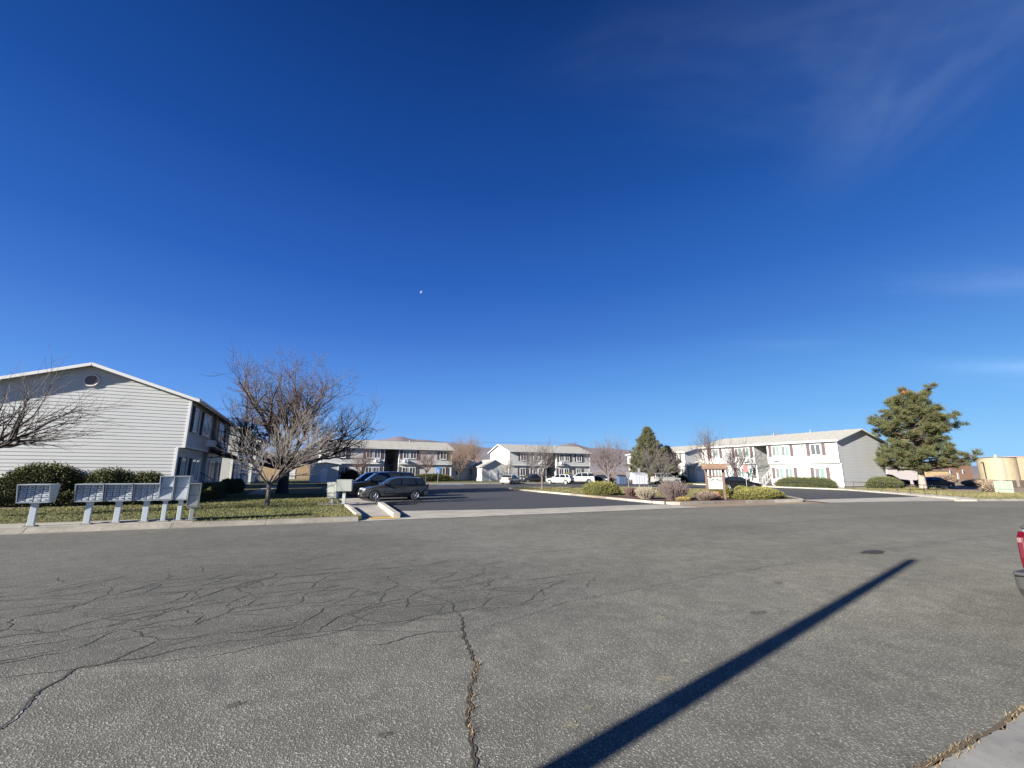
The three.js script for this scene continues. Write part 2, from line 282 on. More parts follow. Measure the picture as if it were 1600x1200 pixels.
// kerbs, stone by stone
const curbProfile = [[0, -.1], [0, .012], [.1, .03], [.22, .125], [.3, .14], [.52, .14], [.52, -.1]];
const boxProfile = (w, h) => [[0, -.1], [0, h - .02], [.02, h], [w - .02, h], [w, h - .02], [w, -.1]];
function curbStone(a, b, prof, mat, parent, gap = .012) {
  const L = Math.hypot(b[0] - a[0], b[1] - a[1]), ux = (b[0] - a[0]) / L, uy = (b[1] - a[1]) / L, nx = -uy, ny = ux, pos = [];
  const at = (f, [o, y]) => [a[0] + ux * f + nx * o, y, -(a[1] + uy * f + ny * o)];
  const f0 = gap / 2, f1 = L - gap / 2;
  for (let k = 0; k < prof.length; k++) { const p = prof[k], q = prof[(k + 1) % prof.length], A = at(f0, p), B = at(f1, p), Cc = at(f0, q), D = at(f1, q); pos.push(...A, ...B, ...Cc, ...Cc, ...B, ...D); }
  for (let k = 1; k < prof.length - 1; k++) { pos.push(...at(f0, prof[0]), ...at(f0, prof[k]), ...at(f0, prof[k + 1]), ...at(f1, prof[0]), ...at(f1, prof[k + 1]), ...at(f1, prof[k])); }
  const g = new THREE.BufferGeometry(); g.setAttribute('position', new THREE.Float32BufferAttribute(pos, 3)); g.computeVertexNormals();
  return part('curb_stone', uvm(g), mat, parent);
}
function curbGroup(label) { const o = new THREE.Group(); o.name = numbered('curb'); o.userData = { kind: 'structure', label }; scene.add(o); return o; }
function curbLine(pts, prof, mats, parent, step) {
  let k = 0; for (let i = 0; i < pts.length - 1; i++) {
    const a = pts[i], b = pts[i + 1], L = Math.hypot(b[0] - a[0], b[1] - a[1]), n = Math.max(1, Math.round(L / step));
    for (let j = 0; j < n; j++) curbStone([lerp(a[0], b[0], j / n), lerp(a[1], b[1], j / n)], [lerp(a[0], b[0], (j + 1) / n), lerp(a[1], b[1], (j + 1) / n)], prof, mats[(k++ * 7 + 3) % mats.length], parent);
  }
}
const concs = [mConcOld, std(C(.335, .31, .265), .92, { map: concMap }), std(C(.28, .258, .22), .92, { map: concMap })];
const whites = [mWhiteCurb, std(C(.48, .45, .385), .88, { map: concMap })];
{
  const L = curbGroup('rolled concrete kerb along the lawn and mailboxes');
  curbLine([[-40, edge(-40)], [-22, edge(-22)], [-13, edge(-13)], [-10.1, edge(-10.1)], [-7.0, edge(-7)], [-3.55, edge(-3.55)], [-.9, edge(-.9)], [2.1, edge(2.1)]], curbProfile, concs, L, 6);
  const W1 = curbGroup('pale kerb on the lawn side of the walkway ramp'); curbLine([[2.3, 18.3], [2.34, 23.6]], boxProfile(.2, .2), whites, W1, 2.7);
  const W2 = curbGroup('pale kerb between the walkway ramp and driveway'); curbLine([[3.72, 17.95], [4.3, 26.6]], boxProfile(.26, .2), whites, W2, 2.9);
}
// driveway aprons, ramp, walks
struct('driveway', poly([[2.08, 17.36], [3.9, 17.3], [11, 17.2], [19.3, 17.28], [19.1, 19.75], [16.7, 19.85], [10.4, 19.75], [4.2, 21.0], [3.95, 18.6], [2.1, 18.6]], .012), mConc, 'pale concrete driveway apron before the parking lot');
struct('driveway', poly([[29.9, 16.72], [35.4, 15.72], [40, 14.42], [41.9, 14.9], [45.2, 18.3], [43, 18.4], [31.2, 19.3], [30.6, 18.4]], .012), mConc, 'pale concrete driveway apron at the right entrance');
struct('walkway', poly([[2.28, 18.6], [3.9, 18.6], [4.3, 26.5], [3.75, 29], [3.75, 46], [2.2, 46], [2.3, 23.6]], .03), mConc, 'concrete walkway ramp between two pale kerbs');
struct('tactile_strip', poly([[2.6, 17.86], [3.7, 17.8], [3.74, 18.55], [2.6, 18.58]], .019), mYellow, 'yellow painted strip at the foot of the ramp');
struct('parking_lot', poly([[4.2, 21.0], [10.4, 19.75], [16.7, 19.85], [19.1, 19.75], [31.2, 19.3], [43, 18.4], [45.2, 18.3], [48.2, 21.3], [54, 28.6], [54.9, 33], [55.4, 50], [60.5, 58], [58, 63], [3.75, 62], [3.75, 29], [4.3, 26.5]], .004), mLot, 'dark freshly sealed asphalt parking lot');
struct('sidewalk', poly([[3.75, 61.6], [56.5, 62.4], [56.2, 64.2], [3.75, 63.4]], .13, .2), mConc, 'concrete sidewalk at the back of the lot');
struct('walkway', poly([[39.9, 14.45], [41.9, 14.9], [45.2, 18.3], [48.2, 21.3], [54, 28.6], [54.9, 33], [55.4, 50], [57, 52], [57, 50], [56.4, 33], [55.3, 27.9], [49.4, 20.3], [43.3, 14.2], [41.5, 13.85]], .12, .2), mWhiteCurb, 'pale concrete walk curving to the right-hand building');
{ // painted stall lines in the lot
  const lines = []; for (const t of [27.9, 31.2, 34.4, 37.6, 40.8, 44]) lines.push(poly([[4.4, t], [9.2, t], [9.2, t + .1], [4.4, t + .1]], .0085));
  for (const s of [14, 17, 20, 23, 26, 29, 32, 35, 38, 41, 44]) lines.push(poly([[s, 56.6], [s + .1, 56.6], [s + .1, 61.4], [s, 61.4]], .0085));
  lines.forEach((g) => struct('stall_line', g, mLotLine));
  struct('stall_line', poly([[17.5, 59.6], [21.2, 59.6], [21.2, 61.3], [17.5, 61.3]], .0085), std(C(.12, .26, .48), .8, { map: lotMap }), 'blue painted accessible stall marking');
}
// lawns
const lawnLeft = [[-90, 19.75], [-3.2, 19.6], [-3.1, 18.1], [2.28, 17.95], [2.28, 23.6], [2.18, 26], [2.18, 62], [-12, 90], [-90, 90]];
struct('lawn', poly(lawnLeft, .12, .2), mGrass, 'winter lawn between the mailboxes and the left building');
struct('sidewalk', poly([[-90, 18.2], [-3.05, 18.0], [-3.15, 19.62], [-90, 19.77]], .135, .2), mConc, 'concrete strip under the row of mailboxes');
struct('walkway', poly([[-30, 27.9], [-8.3, 27.6], [-8.3, 28.2], [-30, 28.5]], .14, .06), mConc, 'narrow concrete path before the clipped hedges');
struct('walkway', poly([[-3.3, 36.5], [-2.2, 36.5], [-2.0, 54.5], [2.2, 54.5], [2.2, 56], [-3.1, 56]], .14, .06), mConc, 'concrete path along the left building');
struct('lawn', poly([[2.2, 63.4], [56.2, 64.2], [57, 52], [60, 51], [75, 62], [75, 100], [-10, 100], [-10, 66]], .11, .2), mGrassDry, 'dry lawn before the rear buildings');
const islandPts = [[19.25, 20.6], [19.5, 19.9], [20.2, 19.55], [29.9, 18.5], [30.9, 19.3], [33.6, 22], [36.6, 26.5], [38.5, 34], [35.3, 41.3], [23, 45], [20.9, 44.2], [20.0, 41.5], [19.7, 30]];
struct('lawn', poly(islandPts, .115, .2), mGrassDry, 'dry grass on the planted island in the lot');
struct('planting_bed', poly([[19.5, 20.7], [20.2, 19.75], [29.8, 18.72], [30.6, 19.5], [31, 20.9], [26.2, 22.3], [22.6, 23.4], [21.2, 27.5], [19.9, 28]], .121), mMulch, 'red bark mulch bed along the street side of the island');
{ const K = curbGroup('worn concrete kerb round the planted island'); const p = [...islandPts, islandPts[0]].reverse(); const mats = [concs[1], whites[1], std(C(.27, .215, .18), .92, { map: concMap }), whites[1], concs[0]]; curbLine(p, boxProfile(.17, .14), mats, K, 2.6); }
const lawnRight = [[43.4, 14.2], [46, 12.8], [60, 7.6], [75, 1.6], [80, 7], [64, 15.8], [58, 18.6], [58, 26], [71, 26], [72, 29.2], [57.6, 29.2], [57.6, 50], [57, 50], [56.4, 33], [55.3, 27.9], [49.4, 20.3]];
struct('lawn', poly(lawnRight, .11, .2), mGrassDry, 'strip of dry lawn below the pine tree');
{ const K = curbGroup('low concrete kerb beside the right-hand lawn'); curbLine([[41.4, edge(41.4)], [47, edge(47)], [55, edge(55)], [70, edge(70)], [90, edge(90)]], curbProfile, concs, K, 4); }
// grass blades
{
  const tuft = (() => { const r = rngOf(3), p = []; for (let k = 0; k < 5; k++) { const a = r() * 6.28, x = (r() - .5) * .09, z = (r() - .5) * .09, l = .045 + r() * .05, w = .006, dx = Math.cos(a) * .03, dz = Math.sin(a) * .03; p.push(x - w, 0, z, x + w, 0, z, x + dx, l, z + dz); } const g = new THREE.BufferGeometry(); g.setAttribute('position', new THREE.Float32BufferAttribute(p, 3)); g.computeVertexNormals(); return g; })();
  const inside = (pts, x, y) => { let c = false; for (let i = 0, j = pts.length - 1; i < pts.length; j = i++) { const [xi, yi] = pts[i], [xj, yj] = pts[j]; if ((yi > y) !== (yj > y) && x < (xj - xi) * (y - yi) / (yj - yi) + xi) c = !c; } return c; };
  function grass(name, label, pts, n, s0, s1, t0, t1, y, pal, seed, sc) {
    const r = rngOf(seed), m = new THREE.InstancedMesh(tuft, std(C(1, 1, 1), 1), n), q = new THREE.Object3D(), c = new THREE.Color(); let k = 0;
    while (k < n) { const s = lerp(s0, s1, r()), t = lerp(t0, t1, r()); if (!inside(pts, s, t)) continue; const e = sc * (.6 + r() * .8); q.position.set(s, y, -t); q.rotation.y = r() * 6.28; q.scale.set(e, e * (.7 + r() * .6), e); q.updateMatrix(); m.setMatrixAt(k, q.matrix); const f = clamp(fbm(s * .5, t * .5, seed, 3) * 1.3 - .3 + r() * .3), v = .75 + r() * .5; c.setRGB(lerp(pal[0][0], pal[1][0], f) * v, lerp(pal[0][1], pal[1][1], f) * v, lerp(pal[0][2], pal[1][2], f) * v); m.setColorAt(k, c); k++; }
    m.name = numbered(name); m.userData = { kind: 'stuff', label, category: 'grass' }; scene.add(m);
  }
  grass('grass', 'short winter grass on the left lawn', lawnLeft, 60000, -16, 2.2, 18, 37, .118, [[.1, .115, .035], [.22, .19, .075]], 301, .62);
  grass('grass', 'dry grass on the lot island', [[22, 28.4], [23.2, 24], [26.5, 22.9], [31.4, 21.3], [33.4, 22.2], [36.3, 26.5], [38.2, 34], [35, 41], [23, 44.7], [21.1, 43.9], [20.2, 41.4], [20, 30]], 12000, 19.6, 38, 19, 45, .113, [[.12, .125, .04], [.24, .2, .08]], 302, .9);
  grass('grass', 'dry grass below the pine', lawnRight, 12000, 43, 72, 5, 30, .108, [[.1, .1, .035], [.2, .165, .075]], 303, 1.4);
}
// dry weeds in the crack and along the gutter joint
{
  const r = rngOf(9), blades = [];
  const blade = (s, t, l, w, c) => { const a = r() * 6.28, lean = .3 + r() * 1.1, dx = Math.cos(a) * l * lean, dz = Math.sin(a) * l * lean, nx = -Math.sin(a) * w, nz = Math.cos(a) * w; blades.push([[s - nx, .004, -t - nz, s + nx, .004, -t + nz, s + dx, .006 + l * .8, -t + dz], c]); };
  const straw = () => r() < .55 ? [.2, .145, .07] : r() < .6 ? [.12, .075, .04] : [.25, .2, .11];
  mainCrack.forEach(([s, t], i) => { if (t > 5.0 || t < 1.9) return; const n = t < 4.3 ? (vnoise(i * .2, 1, 6) > .45 ? 9 : 2) : 1; for (let k = 0; k < n; k++) blade(s + .012 + (r() - .5) * .04, t + (r() - .5) * .07, .012 + r() * .03, .003, straw()); });
  for (let s = -6; s < 12; s += .006) { const dens = vnoise(s * 2.4, 7, 4); if (r() > smooth(.25, .8, dens) * .8) continue; for (let k = 0; k < 2; k++) blade(s + (r() - .5) * .03, nearEdge(s) + (r() - .6) * .07, .01 + r() * r() * .045, .0035, straw()); }
  const pos = [], col = []; blades.forEach(([p, c]) => { pos.push(...p); const v = .7 + r() * .6; for (let k = 0; k < 3; k++) col.push(c[0] * v, c[1] * v, c[2] * v); });
  const g = new THREE.BufferGeometry(); g.setAttribute('position', new THREE.Float32BufferAttribute(pos, 3)); g.setAttribute('color', new THREE.Float32BufferAttribute(col, 3)); g.computeVertexNormals();
  const m = new THREE.Mesh(g, std(C(1, 1, 1), 1, { vertexColors: true })); m.name = 'dry_weeds'; m.userData = { kind: 'stuff', label: 'straw-coloured dry weeds in the street crack and gutter joint', category: 'weeds' }; scene.add(m);
  // ragged dirt left along the joint
  const pts = []; for (let s = -6; s < 14; s += .06) pts.push([s, nearEdge(s)]);
  part('joint_dirt', ribbon(pts, .034, .0095, 61), mCrackDirt, road);
}
// far hills
function ridge(name, label, dist, a0, a1, hf, mat, depth) {
  const n = 160, rows = 9, pos = [], idx = [];
  for (let i = 0; i <= n; i++) { const a = lerp(a0, a1, i / n) * D2R; for (let j = 0; j <= rows; j++) { const f = j / rows, d = dist + depth * f, h = hf(a / D2R) * Math.pow(f, .8) * (1 + (fbm(i * .22, j * .8, 500, 3) - .5) * .35 * (1 - f)) - (j ? 0 : 5); pos.push(Math.sin(a) * d, h, -Math.cos(a) * d); } }
  for (let i = 0; i < n; i++) for (let j = 0; j < rows; j++) { const a = i * (rows + 1) + j; idx.push(a, a + rows + 1, a + 1, a + 1, a + rows + 1, a + rows + 2); }
  const g = new THREE.BufferGeometry(); g.setAttribute('position', new THREE.Float32BufferAttribute(pos, 3)); g.setIndex(idx); g.computeVertexNormals(); struct(name, uvm(g), mat, label);
}
const hillMap = grain(512, 420, .7, 1, 24, 511, [1, .95, .93]);
// azimuth measured from straight across the street; the camera looks along 25.5 degrees
const px2az = (x) => 25.5 + Math.atan((x - 800) / 680) / D2R;
const hillPts = [[-400, 18], [200, 22], [420, 28], [560, 44], [600, 49], [625, 53], [650, 49.5], [690, 45], [720, 43], [760, 37.5], [800, 35], [860, 39], [890, 43.5], [930, 37], [980, 34], [1050, 30], [1200, 20], [1350, 15], [1500, 12], [1600, 12], [2400, 14]].map(([x, h]) => [px2az(x), h, x]);
const hillH = (a) => { let k = 0; while (k < hillPts.length - 2 && a > hillPts[k + 1][0]) k++; const A = hillPts[k], B = hillPts[k + 1], f = clamp((a - A[0]) / (B[0] - A[0])); const px = lerp(A[1], B[1], f * f * (3 - 2 * f)), off = Math.cos((a - 25.5) * D2R); return Math.max(4, 5600 * px / 680 * Math.abs(off) + (fbm(a * .9, 2, 71, 4) - .5) * 28); };
ridge('hills', 'mauve-brown desert hills on the horizon, haze painted into their colour', 4200, -40, 110, hillH, std(C(.205, .2, .235), 1, { map: hillMap }), 1400);  // no fog: bluish haze of distance is put into the rock colour
// ---------------------------------------------------------------- apartment buildings
const EX = .18;
const boardCache = new Map();
function boardGeo(key, quad) {                              // quad: bottom a0 a1, top a0 a1, mapping (a, y, n) -> local point, height
  if (boardCache.has(key)) return boardCache.get(key);
  const { b0, b1, t0, t1, h, map } = quad, th = .024, tp = .004;
  const c = [map(b0, 0, 0), map(b1, 0, 0), map(b1, 0, th), map(b0, 0, th), map(t0, h, 0), map(t1, h, 0), map(t1, h, tp), map(t0, h, tp)];
  const f = [[3, 2, 6, 7], [0, 3, 7, 4], [1, 5, 6, 2], [0, 1, 2, 3], [4, 7, 6, 5], [0, 4, 5, 1]], pos = [];
  for (const [i, j, k, l] of f) for (const q of [i, j, k, i, k, l]) pos.push(...c[q]);
  const g = new THREE.BufferGeometry(); g.setAttribute('position', new THREE.Float32BufferAttribute(pos, 3)); g.computeVertexNormals(); uvm(g);
  boardCache.set(key, g); return g;
}
const louver = (w, h) => { const l = [bx(-w / 2, -w / 2 + .05, 0, h, 0, .05), bx(w / 2 - .05, w / 2, 0, h, 0, .05), bx(-w / 2 + .05, w / 2 - .05, 0, .06, 0, .05), bx(-w / 2 + .05, w / 2 - .05, h - .06, h, 0, .05), bx(-w / 2 + .05, w / 2 - .05, .06, h - .06, 0, .015)]; for (let y = .1; y < h - .08; y += .09) { const g = box(w - .1, .07, .012, 0, 0, 0); g.rotateX(-.6); g.translate(0, y, .028); l.push(g); } return M(l); };
const geoCache = new Map(); const cached = (k, f) => { if (!geoCache.has(k)) geoCache.set(k, f()); return geoCache.get(k); };
function windowUnit(parent, x, y, z, w, h, left, right) {
  const f = part('window', cached(`wf${w},${h}`, () => M([bx(-w / 2, -w / 2 + .06, 0, h, -.01, .085), bx(w / 2 - .06, w / 2, 0, h, -.01, .085), bx(-w / 2 + .06, w / 2 - .06, 0, .06, -.01, .085), bx(-w / 2 + .06, w / 2 - .06, h - .06, h, -.01, .085), bx(-.028, .028, .06, h - .06, -.01, .075), bx(-w / 2 - .06, w / 2 + .06, -.05, 0, -.01, .11)])), mFrame, parent);
  f.position.set(x, y, z);
  const pw = w / 2 - .09;
  for (const [k, m] of [[-1, left], [1, right]]) {
    const b = part('blind_or_unlit_room', cached(`bl${w},${h}`, () => bx(-pw / 2, pw / 2, .06, h - .06, 0, .008)), m, f); b.position.set(k * (pw / 2 + .028), 0, .038);  // dark backings are sheets painted as the shade of unlit rooms
    const p = part('pane', cached(`pn${w},${h}`, () => { const g = new THREE.PlaneGeometry(pw, h - .12); g.translate(0, h / 2, 0); return g; }), mPane, f); p.position.set(k * (pw / 2 + .028), 0, .062);
  }
  return f;
}
function apartment(o) {
  const { s, t, turn, wings, D, OV = .3, floor = 3.02, eave = 5.75, ridge = 7.2, base = .32, oh = .42 } = o;
  const B = thing(o.name, o.label, 'building', s, t, turn, 'two-storey apartment buildings');
  const xa = wings[0][0], xb = wings[wings.length - 1][1], mid = -D / 2, half = D / 2 + OV, slope = (ridge - eave) / half;
  // solid cores of the wings
  for (const [x0, x1] of wings) {
    part('foundation', uvm(bx(x0 + .03, x1 - .03, 0, base, -D + .03, -.03)), mFound, B);
    part('wall', uvm(M([bx(x0 + .02, x1 - .02, base, floor, -D, -.004), bx(x0 + .02, x1 - .02, floor, eave, -D - OV, OV - .004)])), mSiding, B);
    for (let lv = 0; lv < 2; lv++) {
      const y0 = lv ? floor + .1 : base, y1 = lv ? eave - .02 : floor - .12, z = lv ? OV : 0, n = Math.round((y1 - y0) / EX), h = (y1 - y0) / n, w = x1 - x0;
      const g = boardGeo(`f${w.toFixed(2)},${h.toFixed(3)}`, { b0: .09, b1: w - .09, t0: .09, t1: w - .09, h: h + .012, map: (a, y, nn) => [a, y, nn] });
      for (let k = 0; k < n; k++) { const m = part('siding_board', g, mSiding, B); m.position.set(x0, y0 + k * h, z - .003); }
      part('trim', bx(x0, x0 + .09, y0, y1, z - .05, z + .045), mTrim, B); part('trim', bx(x1 - .09, x1, y0, y1, z - .05, z + .045), mTrim, B);
    }
    part('trim', bx(x0 - .012, x1 + .012, floor - .0, floor + .1, OV - .1, OV + .04), mTrim, B); part('trim', bx(x0 + .09, x1 - .09, floor - .12, floor - .002, -.02, .04), mTrim, B);
  }
  // gable ends
  for (const side of o.ends ?? [0, 1]) {
    const x = side ? xb : xa, sg = side ? 1 : -1;
    part('wall', uvm((() => { const sh = new THREE.Shape([new THREE.Vector2(-(mid - half), eave), new THREE.Vector2(-mid, ridge - .03), new THREE.Vector2(-(mid + half), eave)]); const g = new THREE.ExtrudeGeometry(sh, { depth: .2, bevelEnabled: false }); g.rotateY(Math.PI / 2); g.translate(side ? xb - .22 : xa + .02, 0, 0); return g; })()), mSiding, B);
    const hw = (y) => y < eave ? half : Math.max(.04, (ridge - y) / slope);
    const rows = []; for (let y = base; y < ridge - .1; y += EX) rows.push([y, Math.min(y + EX, ridge - .06)]);
    for (const [y0, y1] of rows) {
      const low = y1 <= floor + .13, ex = low ? D / 2 : Infinity;
      const hb = Math.min(hw(y0), ex), ht = Math.min(hw(y1), ex), c = side ? 1 : -1;
      const g = boardGeo(`g${side},${D},${hb.toFixed(3)},${ht.toFixed(3)},${(y1 - y0).toFixed(3)}`, { b0: -hb + .08, b1: hb - .08, t0: -ht + .08, t1: ht - .08, h: y1 - y0 + .01, map: side ? (a, y, n) => [n, y, -a] : (a, y, n) => [-n, y, a] });
      const m = part('siding_board', g, mSiding, B); m.position.set(x - sg * .003, y0, mid);
    }
    part('trim', bx(x - (side ? .06 : .05), x + (side ? .05 : .06), base, floor, -.09, .012), mTrim, B); part('trim', bx(x - (side ? .06 : .05), x + (side ? .05 : .06), floor, eave, OV - .09, OV + .012), mTrim, B);
    if (o.vent) {                                           // round louvred gable vent
      const v = part('gable_vent', (() => { const g = new THREE.TorusGeometry(.3, .05, 8, 24); g.rotateY(Math.PI / 2); return g; })(), mSoffit, B); v.position.set(x + sg * .05, eave + .62, mid);
      const lou = [(() => { const g = new THREE.CylinderGeometry(.3, .3, .02, 24); g.rotateZ(Math.PI / 2); return g; })()]; for (let y = -.22; y <= .23; y += .075) { const g = box(.02, .06, 2 * Math.sqrt(.29 * .29 - y * y), 0, 0, 0); g.rotateZ(sg * .6); g.translate(sg * .02, y, 0); lou.push(g); }
      part('louver', M(lou), std(C(.22, .19, .185), .8), v);
    }
  }
  // roof
  const zf = half + oh, yf = ridge - slope * zf, th = .1;
  part('roof', uvm((() => { const p = [[-zf, yf + .07], [0, ridge + .07], [zf, yf + .07], [zf, yf - th + .07], [0, ridge - th + .07], [-zf, yf - th + .07]].map(([z, y]) => new THREE.Vector2(-(mid + z), y)); const g = new THREE.ExtrudeGeometry(new THREE.Shape(p), { depth: xb - xa + .76, bevelEnabled: false }); g.rotateY(Math.PI / 2); g.translate(xa - .38, 0, 0); return g; })()), mRoof, B);
  part('fascia', bx(xa - .36, xb + .36, yf - .12, yf + .045, mid + zf - .02, mid + zf + .025), mTrim, B); part('fascia', bx(xa - .36, xb + .36, yf - .12, yf + .045, mid - zf - .025, mid - zf + .02), mTrim, B);
  part('gutter', M([bx(xa - .3, xb + .3, yf - .06, yf + .05, mid + zf + .027, mid + zf + .12)]), mTrim, B);
  for (const x of [xa - .4, xb + .38]) {
    const len = Math.hypot(zf, slope * zf), g1 = box(.035, .15, len), a = Math.atan(slope); g1.rotateX(a); g1.translate(x, ridge - slope * zf / 2 - .02, mid + zf / 2); const g2 = box(.035, .15, len); g2.rotateX(-a); g2.translate(x, ridge - slope * zf / 2 - .02, mid - zf / 2);
    part('rake_board', M([g1, g2]), mTrim, B);
  }
  part('soffit', M([bx(xa - .3, xb + .3, eave - .02, eave + .01, mid + half - .01, mid + zf - .03)]), mSoffit, B);
  // plumbing vents on the roof
  (o.pipes ?? []).forEach(([x, z]) => part('vent_pipe', cyl(.06, .06, .55, x, ridge - slope * Math.abs(z) - .05, mid + z, 8), mGreyMetal, B));
  // stair passage between the wings
  for (let k = 0; k < wings.length - 1; k++) {
    const x0 = wings[k][1], x1 = wings[k + 1][0], w = x1 - x0, c = (x0 + x1) / 2;
    part('landing', uvm(bx(x0, x1, floor - .18, floor, -D + .5, -3.6)), mFound, B);
    part('passage_wall', uvm(bx(x0, x1, base, eave, -D + .2, -D + .4)), mSiding, B);
    part('passage_floor', uvm(bx(x0, x1, 0, .16, -D + .5, 1.2)), mFound, B);
    const n = 13, z0 = .5, z1 = -3.6, sx0 = c - w / 2 + .12, sx1 = c + .1;
    for (let i = 0; i < n; i++) { const f = i / n; part('step', cached(`st${w.toFixed(2)}`, () => box(w / 2 - .02, .05, .3)), mFound, B).position.set((sx0 + sx1) / 2, .36 + f * (floor - .36), lerp(z0, z1, f)); }
    const a = V(sx1 + .03, .2, z0 + .2), b = V(sx1 + .03, floor - .05, z1), up = V(0, .95, 0);
    const q = bx(-.02, .02, 0, .26, 0, a.distanceTo(b)); q.applyQuaternion(new THREE.Quaternion().setFromUnitVectors(V(0, 0, 1), b.clone().sub(a).normalize())); q.translate(a.x, a.y - .05, a.z); part('stringer', q, mTrim, B);
    const posts = [bar(a.clone().add(up), b.clone().add(up), .03)]; for (let i = 0; i <= 8; i++) { const p = a.clone().lerp(b, i / 8); posts.push(bar(p, p.clone().add(up), .018)); } part('handrail', M(posts), o.rail ?? mBlackMetal, B);
    part('balcony_rail', M([bx(x0 + .1, x1, floor + .95, floor + 1, -3.66, -3.6), ...Array.from({ length: 9 }, (_, i) => bx(lerp(x0 + w / 2, x1 - .1, i / 8) - .01, lerp(x0 + w / 2, x1 - .1, i / 8) + .01, floor, floor + .95, -3.65, -3.62))]), o.rail ?? mBlackMetal, B);
  }
  // windows, shutters, air conditioners: [kind, x, level, width]
  let wi = 0;
  for (const [kind, x, lv, w = 1.05] of o.items) {
    const z = lv ? OV + .032 : .032, y = lv ? 3.98 : 1.12, h = 1.36;
    if (kind === 'w') { const dark = o.dark ? o.dark(wi) : 0; windowUnit(B, x, y, z, w, h, dark ? mUnlitRoom : mBlindGrey, dark === 1 ? mUnlitRoom : dark === 2 ? mBlindGrey : mBlind); wi++; }
    if (kind === 's') { const m = part('shutter', cached('sh', () => louver(.4, 1.46)), o.shutter ?? mShutter, B); m.position.set(x, y - .05, z); }
    if (kind === 'a') {
      const m = part('air_conditioner', cached('ac', () => rbox(.66, .42, .5, .02, 0, .21, .2)), mWhiteMetal, B); m.position.set(x, y - .62, z);
      part('grille', cached('acg', () => { const l = []; for (let k = 0; k < 7; k++) l.push(bx(-.27, .09, .06 + k * .045, .085 + k * .045, .45, .462)); return M(l); }), mGreyMetal, m);
    }
    if (kind === 'd') { const m = part('flood_lamp', M([cyl(.05, .05, .1, 0, 0, .08, 8), bar(V(0, .1, 0), V(0, .05, .12), .02), (() => { const g = new THREE.SphereGeometry(.09, 10, 8); g.translate(.1, -.05, .14); return g; })()]), mGreyMetal, B); m.position.set(x, eave - .3, z); }
  }
  return B;
}
// window layout of one wing, counted from the stair passage outwards; dir = +1 when the wing runs to larger x
const wing = (x, dir, L, one) => { const r = []; for (const lv of [0, 1]) { r.push(['s', x + dir * .42, lv], ['w', x + dir * 1.25, lv], ['w', x + dir * 2.5, lv], ['s', x + dir * 3.32, lv], ['s', x + dir * (one - .9), lv], ['w', x + dir * one, lv, 1.2], ['s', x + dir * (one + .9), lv]); } r.push(['a', x + dir * 1.2, 1]); return r; };
const A = apartment({ name: 'apartment_building', label: 'grey-white apartment block straight behind the parked dark cars, half hidden by the big bare tree', s: 2.9, t: 77.8, turn: 0, wings: [[0, 10.0], [12.4, 22]], D: 9, items: [...wing(10.0, -1, 10, 6.9), ...wing(12.4, 1, 9.6, 7.9)], dark: (i) => (i % 3 ? 1 : 2), pipes: [[4.5, 1.2], [15, .6], [9.6, -1]], ends: [0, 1] });
const Bb = apartment({ name: 'apartment_building', label: 'grey-white apartment block with its bright white gable end facing left, behind the white cars', s: 35.7, t: 76, turn: 0, wings: [[0, 8.1], [10.3, 18.4]], D: 9, items: [...wing(8.1, -1, 8, 5.2), ...wing(10.3, 1, 8, 5.4)], dark: (i) => (i % 4 ? 1 : 0), pipes: [[5, 1], [12.5, .8]] });
const L1 = apartment({ name: 'apartment_building', label: 'large white clapboard apartment block at the left edge behind the mailboxes', s: -6.1, t: 29.5, turn: Math.PI / 2, wings: [[0, 6.6], [8.5, 15.1]], D: 8.2, vent: true, ends: [0, 1], shutter: mShutterDark, items: [0, 1].flatMap((lv) => [['s', .55, lv], ['w', 1.2, lv, .9], ['s', 1.86, lv], ['s', 3.2, lv], ['w', 4.05, lv], ['w', 5.2, lv], ['w', 9.9, lv], ['w', 11.1, lv], ['s', 12.0, lv], ['w', 13.3, lv, .9], ['s', 14.1, lv]]).concat([['a', 5.9, 1], ['a', 9.3, 0]]), dark: (i) => i % 2 });
const L2 = apartment({ name: 'apartment_building', label: 'second white clapboard apartment block, just behind the large one on the left', s: -5.7, t: 48.4, turn: Math.PI / 2, wings: [[0, 6.4], [8.2, 14.6]], D: 8.2, shutter: mShutterDark, items: [0, 1].flatMap((lv) => [['s', .55, lv], ['w', 1.2, lv, .9], ['s', 1.86, lv], ['w', 4.05, lv], ['w', 5.2, lv], ['w', 9.9, lv], ['w', 11.1, lv]]), dark: (i) => i % 2 });
const L3 = apartment({ name: 'apartment_building', label: 'third white clapboard apartment block, farthest of the row on the left', s: -5.7, t: 67.2, turn: Math.PI / 2, wings: [[0, 6.4], [8.2, 14.6]], D: 8.2, shutter: mShutterDark, items: [0, 1].flatMap((lv) => [['w', 1.2, lv, .9], ['w', 4.05, lv], ['w', 5.2, lv], ['w', 9.9, lv]]), dark: (i) => i % 2 });
const Cc = apartment({ name: 'apartment_building', label: 'bright white apartment block on the right with mauve shutters, beside the pine tree', s: 57.4, t: 49.8, turn: -Math.PI / 2, wings: [[0, 8.9], [10.8, 19.5]], D: 9.6, rail: mWhiteMetal, items: [...wing(8.9, -1, 8.9, 6.4), ...wing(10.8, 1, 8.7, 6.3), ['d', 15.4, 1], ['a', 6.9, 0]], dark: (i) => (i === 11 ? 1 : 0), pipes: [[9, .6], [14, .4]] });
const Dd = apartment({ name: 'apartment_building', label: 'white apartment block behind the conical evergreen, its grey gable end towards the street', s: 66.6, t: 78.4, turn: -Math.PI / 2, wings: [[0, 7.2], [9.2, 16.4]], D: 11, items: [...wing(7.2, -1, 7, 4.9), ...wing(9.2, 1, 7, 5.3)], dark: (i) => i % 2 });
